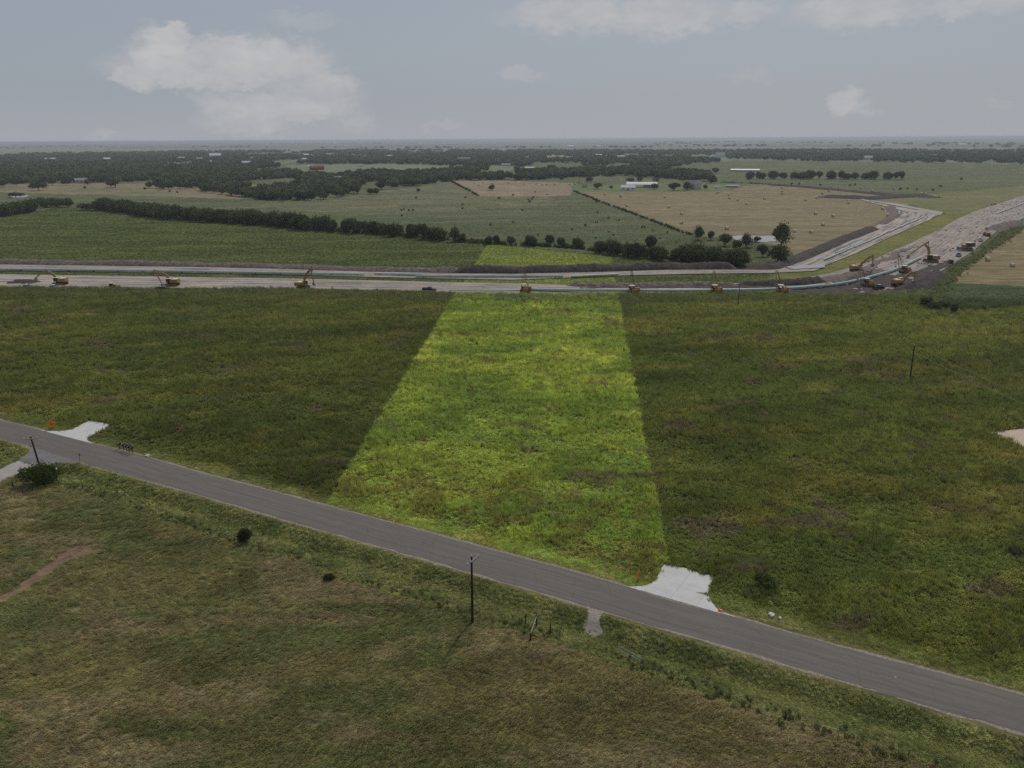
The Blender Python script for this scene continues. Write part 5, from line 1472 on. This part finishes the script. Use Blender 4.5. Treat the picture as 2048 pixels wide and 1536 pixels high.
# ------------------------------------------------------------------ utility poles
WIRE = pmat('aluminium_wire', (170, 166, 120), .5, .3)
def pole(px, py, pxt, pyt, label, arm=None, r=.16):
    b0 = at(px, py)
    zb = float(height(np.array([b0.x]), np.array([b0.y]))[0])
    # top: at the height that the picture shows, over the base shifted by the lean
    best = None
    for hh_ in np.arange(6, 13, .05):
        q = at(pxt, pyt, hh_); d_ = abs((Vector((q.x, q.y, 0)) - Vector((b0.x, b0.y, 0))).dot(Vector((b0.x, b0.y, 0)).normalized()))
        if best is None or d_ < best[0]: best = (d_, hh_, q)
    top = best[2]
    o = empty('utility_pole', (b0.x, b0.y, zb)); tag(o, label, 'utility pole')
    tl = Vector(top) - Vector((b0.x, b0.y, zb))
    MB().tube((0, 0, -.3), tl, r * 1.15, r * .8, 12).build('pole_shaft', WOOD, o)
    if arm:
        c_ = tl * .945
        a = Vector((math.cos(arm), math.sin(arm), 0)); pr = Vector((-a.y, a.x, 0))
        Mx = Matrix.Translation(c_ + pr * (-r - .05)) @ Matrix.Rotation(arm, 4, 'Z')
        ca = MB().box(-1.25, 1.25, -.07, .07, -.09, .09, M=Mx).build('crossarm', GREYW, o)
        ins = MB()
        for k in (-1.15, -.45, 1.15):
            p_ = c_ + pr * (-r - .05) + a * k
            ins.tube(p_ + Vector((0, 0, .09)), p_ + Vector((0, 0, .38)), .06, .04)
        ins.build('insulator', PAINTS['white'], ca)
        MB().tube(tl, tl + Vector((0, 0, .3)), .05).build('pole_top_pin', PAINTS['white'], o)
    else:
        MB().tube(tl, tl + Vector((0, 0, .25)), .07).build('insulator', PAINTS['white'], o)
    return Vector(top)
pole(945, 1247, 943, 1113, 'tall dark utility pole with a pale crossarm standing below the road in the middle', .95)
pole(83, 943, 61, 873, 'dark leaning utility pole rising from the big bush at the left road junction', .28)
tc1 = pole(1820, 758, 1829, 691, 'dark utility pole in the right meadow with two wires running off right')
tc2 = pole(2320, 1002, 2332, 905, 'utility pole beyond the right edge of the picture')
pole(1475, 615, 1480, 570, 'thin dark pole in the meadow in front of the green pipe', r=.13)
def wire(a, b_, sag, label):
    mb = MB(); ps = []
    for i in range(25):
        t_ = i / 24; p_ = a.lerp(b_, t_); p_ = Vector((p_.x, p_.y, p_.z - 4 * sag * t_ * (1 - t_))); ps.append(p_)
    tube_path(mb, ps, .028, 5)
    tag(mb.build('power_line_wire', WIRE), label, 'wire', 'wires of the right meadow pole')
wire(tc1 + Vector((0, 0, .2)), tc2 + Vector((0, 0, .2)), 1.0, 'upper thin wire running off right from the pole in the right meadow')
wire(tc1 - Vector((0, 0, 1.6)), tc2 - Vector((0, 0, 1.2)), 1.0, 'lower thin wire running off right from the pole in the right meadow')
# radio mast by the farm
def mast(px, py, hm, label):
    p = at(px, py); o = MB()
    for k in range(3):
        a = k * 2.094
        o.tube((.5 * math.cos(a), .5 * math.sin(a), 0), (.3 * math.cos(a), .3 * math.sin(a), hm), .12, n=5)
    for i in range(int(hm / 1.5)):
        for k in range(3):
            a, c_ = k * 2.094, (k + 1) * 2.094; rr = .5 - .2 * i * 1.5 / hm
            o.tube((rr * math.cos(a), rr * math.sin(a), i * 1.5), (rr * math.cos(c_), rr * math.sin(c_), i * 1.5 + 1.5), .06, n=4)
    tag(o.build('radio_mast', STEEL, loc=p), label, 'mast')
mast(1158, 371, 19, 'thin lattice radio mast left of the farmyard')
mast(1209, 301, 30, 'thin mast on the far plain left of the reddish field')
mast(1320, 301, 30, 'thin mast on the far plain above the reddish field')

# ------------------------------------------------------------------ roadside things
def zat(p): return float(height(np.array([p.x]), np.array([p.y]))[0])
def diamond_sign(px, py, yaw, s_, label, tilt=0):
    p = at(px, py); o = empty('road_work_sign', (p.x, p.y, zat(p)), yaw); tag(o, label, 'road sign', 'orange diamond signs on stands')
    D = s_ / math.sqrt(2); zc = D + .35
    MB().add([(x_, y_, z_) for y_ in (-.012, .012) for x_, z_ in ((0, zc - D), (D, zc), (0, zc + D), (-D, zc))], [(0, 1, 2, 3), (7, 6, 5, 4), (0, 4, 5, 1), (1, 5, 6, 2), (2, 6, 7, 3), (3, 7, 4, 0)]).build('sign_panel', ORG, o)
    dk = MB()
    for i, (wq, zq) in enumerate(((.26, .30), (.42, .02), (.34, -.26))):
        x_ = -wq * s_ * .75
        while x_ < wq * s_ * .75:
            dk.box(x_, x_ + .05 * s_, -.018, -.0135, zc + zq * s_ * .8 - .07 * s_, zc + zq * s_ * .8 + .07 * s_)
            x_ += .1 * s_
    dk.build('lettering', bmat((92, 40, 22), 'ink'), o)
    lg = MB()
    for a in (.6, 2.5, 3.7, 5.6): lg.tube((0, .04, .35), (math.cos(a) * .75, math.sin(a) * .5, 0.0), .025, n=6)
    lg.tube((0, .03, .3), (0, .03, zc + D * .7), .022, n=6)
    lg.build('stand', BLK, o)
diamond_sign(105, 858, .25, 1.35, 'bright orange diamond sign facing the camera by the left driveway')
diamond_sign(1276, 1163, 1.15, 1.3, 'bright orange diamond sign turned almost edge-on beside the corner driveway')
p = at(1437, 1221); o = empty('traffic_cone', (p.x, p.y, .16), .4); tag(o, 'small orange traffic cone knocked over at the edge of the corner driveway', 'traffic cone')
o.rotation_euler = (math.pi / 2 - .18, 0, .9)
MB().tube((0, 0, .05), (0, 0, .7), .17, .04, 14).build('cone_body', ORG, o)
MB().box(-.2, .2, -.2, .2, 0, .05).build('cone_base', ORG, o)
MB().tube((0, 0, .35), (0, 0, .45), .115, .095, 14).build('reflective_band', PAINTS['white'], o)
p = at(1438, 1215); tag(MB().tube((0, 0, 0), (.05, 0, 1.3), .025, n=6).build('marker_stake', BLK, loc=(p.x, p.y, zat(p))), 'thin dark stake beside the knocked-over cone', 'stake')
mats_ = PAINTS['white']
MAILS = ['mailbox standing a little apart at the left end of the roadside row', 'second mailbox from the left in the roadside row', 'middle mailbox of the roadside row', 'fourth mailbox from the left in the roadside row', 'rightmost mailbox of the roadside row, nearest the camera']
def mailbox():
    o = empty('mailbox', (0, 0, 0))
    MB().box(-.05, .05, -.05, .05, -.2, 1.05).build('post', WOOD, o)
    pr = [(-.16, 0), (.16, 0), (.16, .2)] + [(.16 * math.cos(a), .2 + .16 * math.sin(a)) for a in (math.pi * k / 8 for k in range(1, 8))] + [(-.16, .2)]
    bx = MB().prism([(a * 1.3, b_ * 1.3 + 1.06) for a, b_ in pr], -.36, .36).build('box', BLK, o)
    MB().prism([(a * 1.35, b_ * 1.35 + 1.05) for a, b_ in pr], -.39, -.365).build('door', STEEL, bx)
    MB().box(.215, .235, .0, .05, 1.2, 1.55).build('flag', bmat((160, 40, 34), 'flag'), bx)
    return o
mo = mailbox()
for i, (px, py) in enumerate([(240, 899), (248, 901), (253.5, 903), (259, 905), (265, 907)]):
    o = mo if i == 0 else copy_tree(mo)
    q = at(px, py); o.location = (q.x, q.y, zat(q)); o.rotation_euler = (0, 0, -.35 + random.uniform(-.08, .08))
    tag(o, MAILS[i], 'mailbox', 'row of black mailboxes by the road')
# a small sign on a thin post, seen edge-on, and loose blocks
p = at(160, 928); o = empty('post_sign', (p.x, p.y, 0), 2.5); tag(o, 'thin leaning sign post seen edge-on at the mouth of the side road', 'road sign')
MB().tube((0, 0, -.1), (-.28, -.1, 2.35), .035, n=8).build('post', STEEL, o)
MB().box(-.5, .05, -.16, -.14, 1.7, 2.25).build('sign_panel', bmat((90, 100, 96), 'panel'), o)
def block(px, py, s_, label, nm='concrete_block'):
    p = at(px, py); bm = bmesh.new(); bmesh.ops.create_icosphere(bm, subdivisions=2, radius=s_)
    for v in bm.verts: v.co *= 1 + random.uniform(-.2, .2); v.co.z *= .6
    me = bpy.data.meshes.new(nm); bm.to_mesh(me); bm.free()
    tag(new_obj(nm, me, cm, loc=(p.x, p.y, .12)), label, 'stone')
block(295, 912, .42, 'white stone on the road edge right of the mailboxes')
block(111, 939, .3, 'pale stone at the corner of the side road beside the big bush')
block(1543, 1231, .42, 'broken slab of pale concrete in the grass right of the corner driveway')
block(1560, 1237, .22, 'smaller broken piece beside the broken concrete slab')
# fence remains and the wire fence along the near field
def post(px, py, hm, label, nm='fence_post', r=.09):
    p = at(px, py); tag(MB().tube((0, 0, -.2), (random.uniform(-.06, .06), 0, hm), r, r * .9, 8).build(nm, WOOD, loc=(p.x, p.y, zat(p))), label, 'fence post', 'old fence posts by the gravel patch')
post(1051, 1247, 1.5, 'leftmost stubby fence post right of the middle utility pole')
post(1100, 1267, 1.7, 'rightmost dark fence post, between the braced pair and the gravel')
a = at(1073, 1250); b_ = at(1061, 1286)
o = empty('fence_brace', (a.x, a.y, zat(a))); tag(o, 'pair of fence posts joined by a pale sloping rail', 'fence')
ab = Vector((b_.x - a.x, b_.y - a.y, 0))
for v in (Vector((0, 0, 0)), ab): MB().tube(v + Vector((0, 0, -.3)), v + Vector((0, 0, 1.7)), .1, n=8).build('post', WOOD, o)
MB().tube(Vector((0, 0, 1.55)), ab + Vector((0, 0, 1.6)), .06, n=8).build('rail', GREYW, o)
a = at(28, 979); b_ = at(54, 967)
o = empty('fence_brace', (a.x, a.y, zat(a))); tag(o, 'short rail fence with a pale top rail left of the big bush', 'fence')
ab = Vector((b_.x - a.x, b_.y - a.y, 0))
for v in (Vector((0, 0, 0)), ab): MB().tube(v + Vector((0, 0, -.3)), v + Vector((0, 0, 1.3)), .09, n=8).build('post', WOOD, o)
MB().tube(Vector((0, 0, 1.2)), ab + Vector((0, 0, 1.2)), .05, n=8).build('rail', GREYW, o)
a = at(1236, 1306); b_ = at(1278, 1330)
tag(MB().tube((0, 0, 0), (b_.x - a.x, b_.y - a.y, .1), .05, n=8).tube((.4, .35, 0), (b_.x - a.x + .4, b_.y - a.y + .35, 0), .05, n=8).build('steel_rails', PAINTS['silver'], loc=(a.x, a.y, zat(a) + .75)), 'two thin pale rails lying in the brush below the road', 'rails')
fl = P2([(118, 972), (200, 985), (310, 1022), (430, 1070), (491, 1086), (560, 1104), (700, 1150), (860, 1205), (960, 1232), (1120, 1268)])
fl2 = P2([(1260, 1325), (1400, 1372), (1520, 1418), (1700, 1482), (1870, 1536), (2100, 1610)])
for fn, line, lab in ((0, fl, 'low wire fence on thin dark posts between the verge and the near left field'), (1, fl2, 'low wire fence on thin dark posts along the verge at the bottom right')):
    n = int(np.hypot(*np.diff(line, axis=0).T).sum() / 5)
    q = resample(line, n); zz = height(q[:, 0], q[:, 1])
    o = empty('wire_fence', (q[0, 0], q[0, 1], zz[0])); tag(o, lab, 'fence')
    tops = []
    for i in range(n):
        pv = Vector((q[i, 0] - q[0, 0], q[i, 1] - q[0, 1], zz[i] - zz[0]))
        MB().tube(pv + Vector((0, 0, -.2)), pv + Vector((random.uniform(-.06, .06), 0, 1.15)), .035, n=6).build('post', WOOD, o)
        tops.append(pv)
    mb = MB()
    for k in (.45, .8, 1.1): tube_path(mb, [p_ + Vector((0, 0, k)) for p_ in tops], .008, 4)
    mb.build('wire', STEEL, o)
def thin_fence(line, label, hp=1.4):
    l = P2(line); n = int(np.hypot(*np.diff(l, axis=0).T).sum() / 7); n = min(n, 95)
    q = resample(l, n); o = empty('field_fence', (q[0, 0], q[0, 1], 0)); tag(o, label, 'fence')
    ps = [Vector((a_[0] - q[0, 0], a_[1] - q[0, 1], 0)) for a_ in q]
    for v in ps: MB().tube(v, v + Vector((0, 0, hp)), .09, n=5).build('post', WOOD, o)
    mb = MB()
    for k in (.5, .9, 1.3): tube_path(mb, [p_ + Vector((0, 0, k)) for p_ in ps], .02, 4)
    mb.build('wire', STEEL, o)
    return l
l1 = thin_fence([(1146, 382), (1209, 407), (1299, 440), (1349, 459), (1381, 470)], 'fence along the left edge of the tan hay field')
l2 = thin_fence([(899, 361), (957, 392)], 'short fence at the left edge of the far tan field')
l3 = thin_fence([(1907, 625), (2048, 615), (2300, 600)], 'fence line running right from the small upright tree')
l4 = thin_fence([(1290, 352), (1400, 363), (1540, 369)], 'fence behind the farmyard along the tree belt')
# brush growing along those fences and along the near wire fence
def brush(lines, name, label, step, wid, hs_, colr, dens, tall=1.0):
    P_ = []
    for l in lines:
        n = int(np.hypot(*np.diff(l, axis=0).T).sum() / step * dens)
        q = resample(l, n) + rng.normal(0, wid, (n, 2)); P_.append(q)
    q = np.concatenate(P_); n = len(q)
    k = fbm(q[:, 0] / 5, q[:, 1] / 5, 501, 3) > .40
    q = q[k]; n = len(q)
    zz = height(q[:, 0], q[:, 1])
    c = np.array(lin(colr))[None] * (.5 + 1.0 * rng.random(n))[:, None]
    hv_ = hs_ * (.5 + 1.2 * fbm(q[:, 0] / 4, q[:, 1] / 4, 503, 3))
    scatter(name, np.c_[q, zz], np.c_[np.zeros((n, 2)), rng.uniform(0, 6.28, n)], np.c_[hv_, hv_, hv_ * tall], rng.integers(0, 3, n), c, wp, label)
brush([fl, fl2, P2([(1180, 1285), (1260, 1325)])], 'fence_brush', 'dark brush growing along the near wire fence', .16, .75, .34, (104, 108, 66), .5)
brush([P2([(203, 419), (335, 436), (430, 443), (512, 448), (640, 461), (780, 469), (870, 479), (980, 488)]), P2([(985, 488), (1060, 491), (1150, 496), (1205, 503), (1290, 514), (1370, 522), (1475, 532)]), P2([(-100, 434), (0, 433), (62, 422)])],
      'hedge_undergrowth', 'dark low undergrowth along the foot of the hedgerows', .45, 1.6, 1.5, (84, 92, 56), 1)
brush([l1, l2, l3, l4], 'field_edge_brush', 'dark brush growing along the far field fences', .9, 1.0, 1.1, (70, 78, 50), 1)
# scattered clods and litter on the bare strip
mb = MB()
for i in range(420):
    a_, b__ = (0, 0)
    t_ = random.random(); k_ = random.random() ** 1.0
    A_ = resample(w2_top, 200); B_ = resample(w2_bot, 200)
    break
CL = MB()
A_ = resample(w2_top, 400); B_ = resample(w2_bot, 400)
for i in range(420):
    j = random.randrange(150, 330); k_ = random.uniform(.05, .95)
    p_ = A_[j] * (1 - k_) + B_[j] * k_
    if fbm(np.array([p_[0] / 20]), np.array([p_[1] / 20]), 601, 3)[0] < .5: continue
    s_ = random.uniform(.15, .55)
    Mx = Matrix.Translation((p_[0], p_[1], .36)) @ Matrix.Rotation(random.uniform(0, 3), 4, 'Z')
    CL.box(-s_, s_, -s_ * .7, s_ * .7, -.1, s_ * .9, s_ * .35, s_ * .3, M=Mx)
co = CL.build('clay_clods', midm); tag(co, 'loose clods of clay strewn over the wide bare strip', None, None, 'stuff')

# ------------------------------------------------------------------ haze
hb = MB().box(-60000, 60000, -60000, 60000, -3.5, 62.5).build('haze', None)
hm_ = bpy.data.materials.new('haze_air'); hm_.use_nodes = True
hn = hm_.node_tree; hn.nodes.clear()
ho = hn.nodes.new('ShaderNodeOutputMaterial'); hv = hn.nodes.new('ShaderNodeVolumePrincipled')
hv.inputs['Color'].default_value = (.80, .86, .95, 1); hv.inputs['Density'].default_value = 1.0e-4; hv.inputs['Anisotropy'].default_value = 0.2
hn.links.new(hv.outputs[0], ho.inputs['Volume'])
hb.data.materials.append(hm_); tag(hb, 'thin pale haze in the air', None, None, 'stuff')
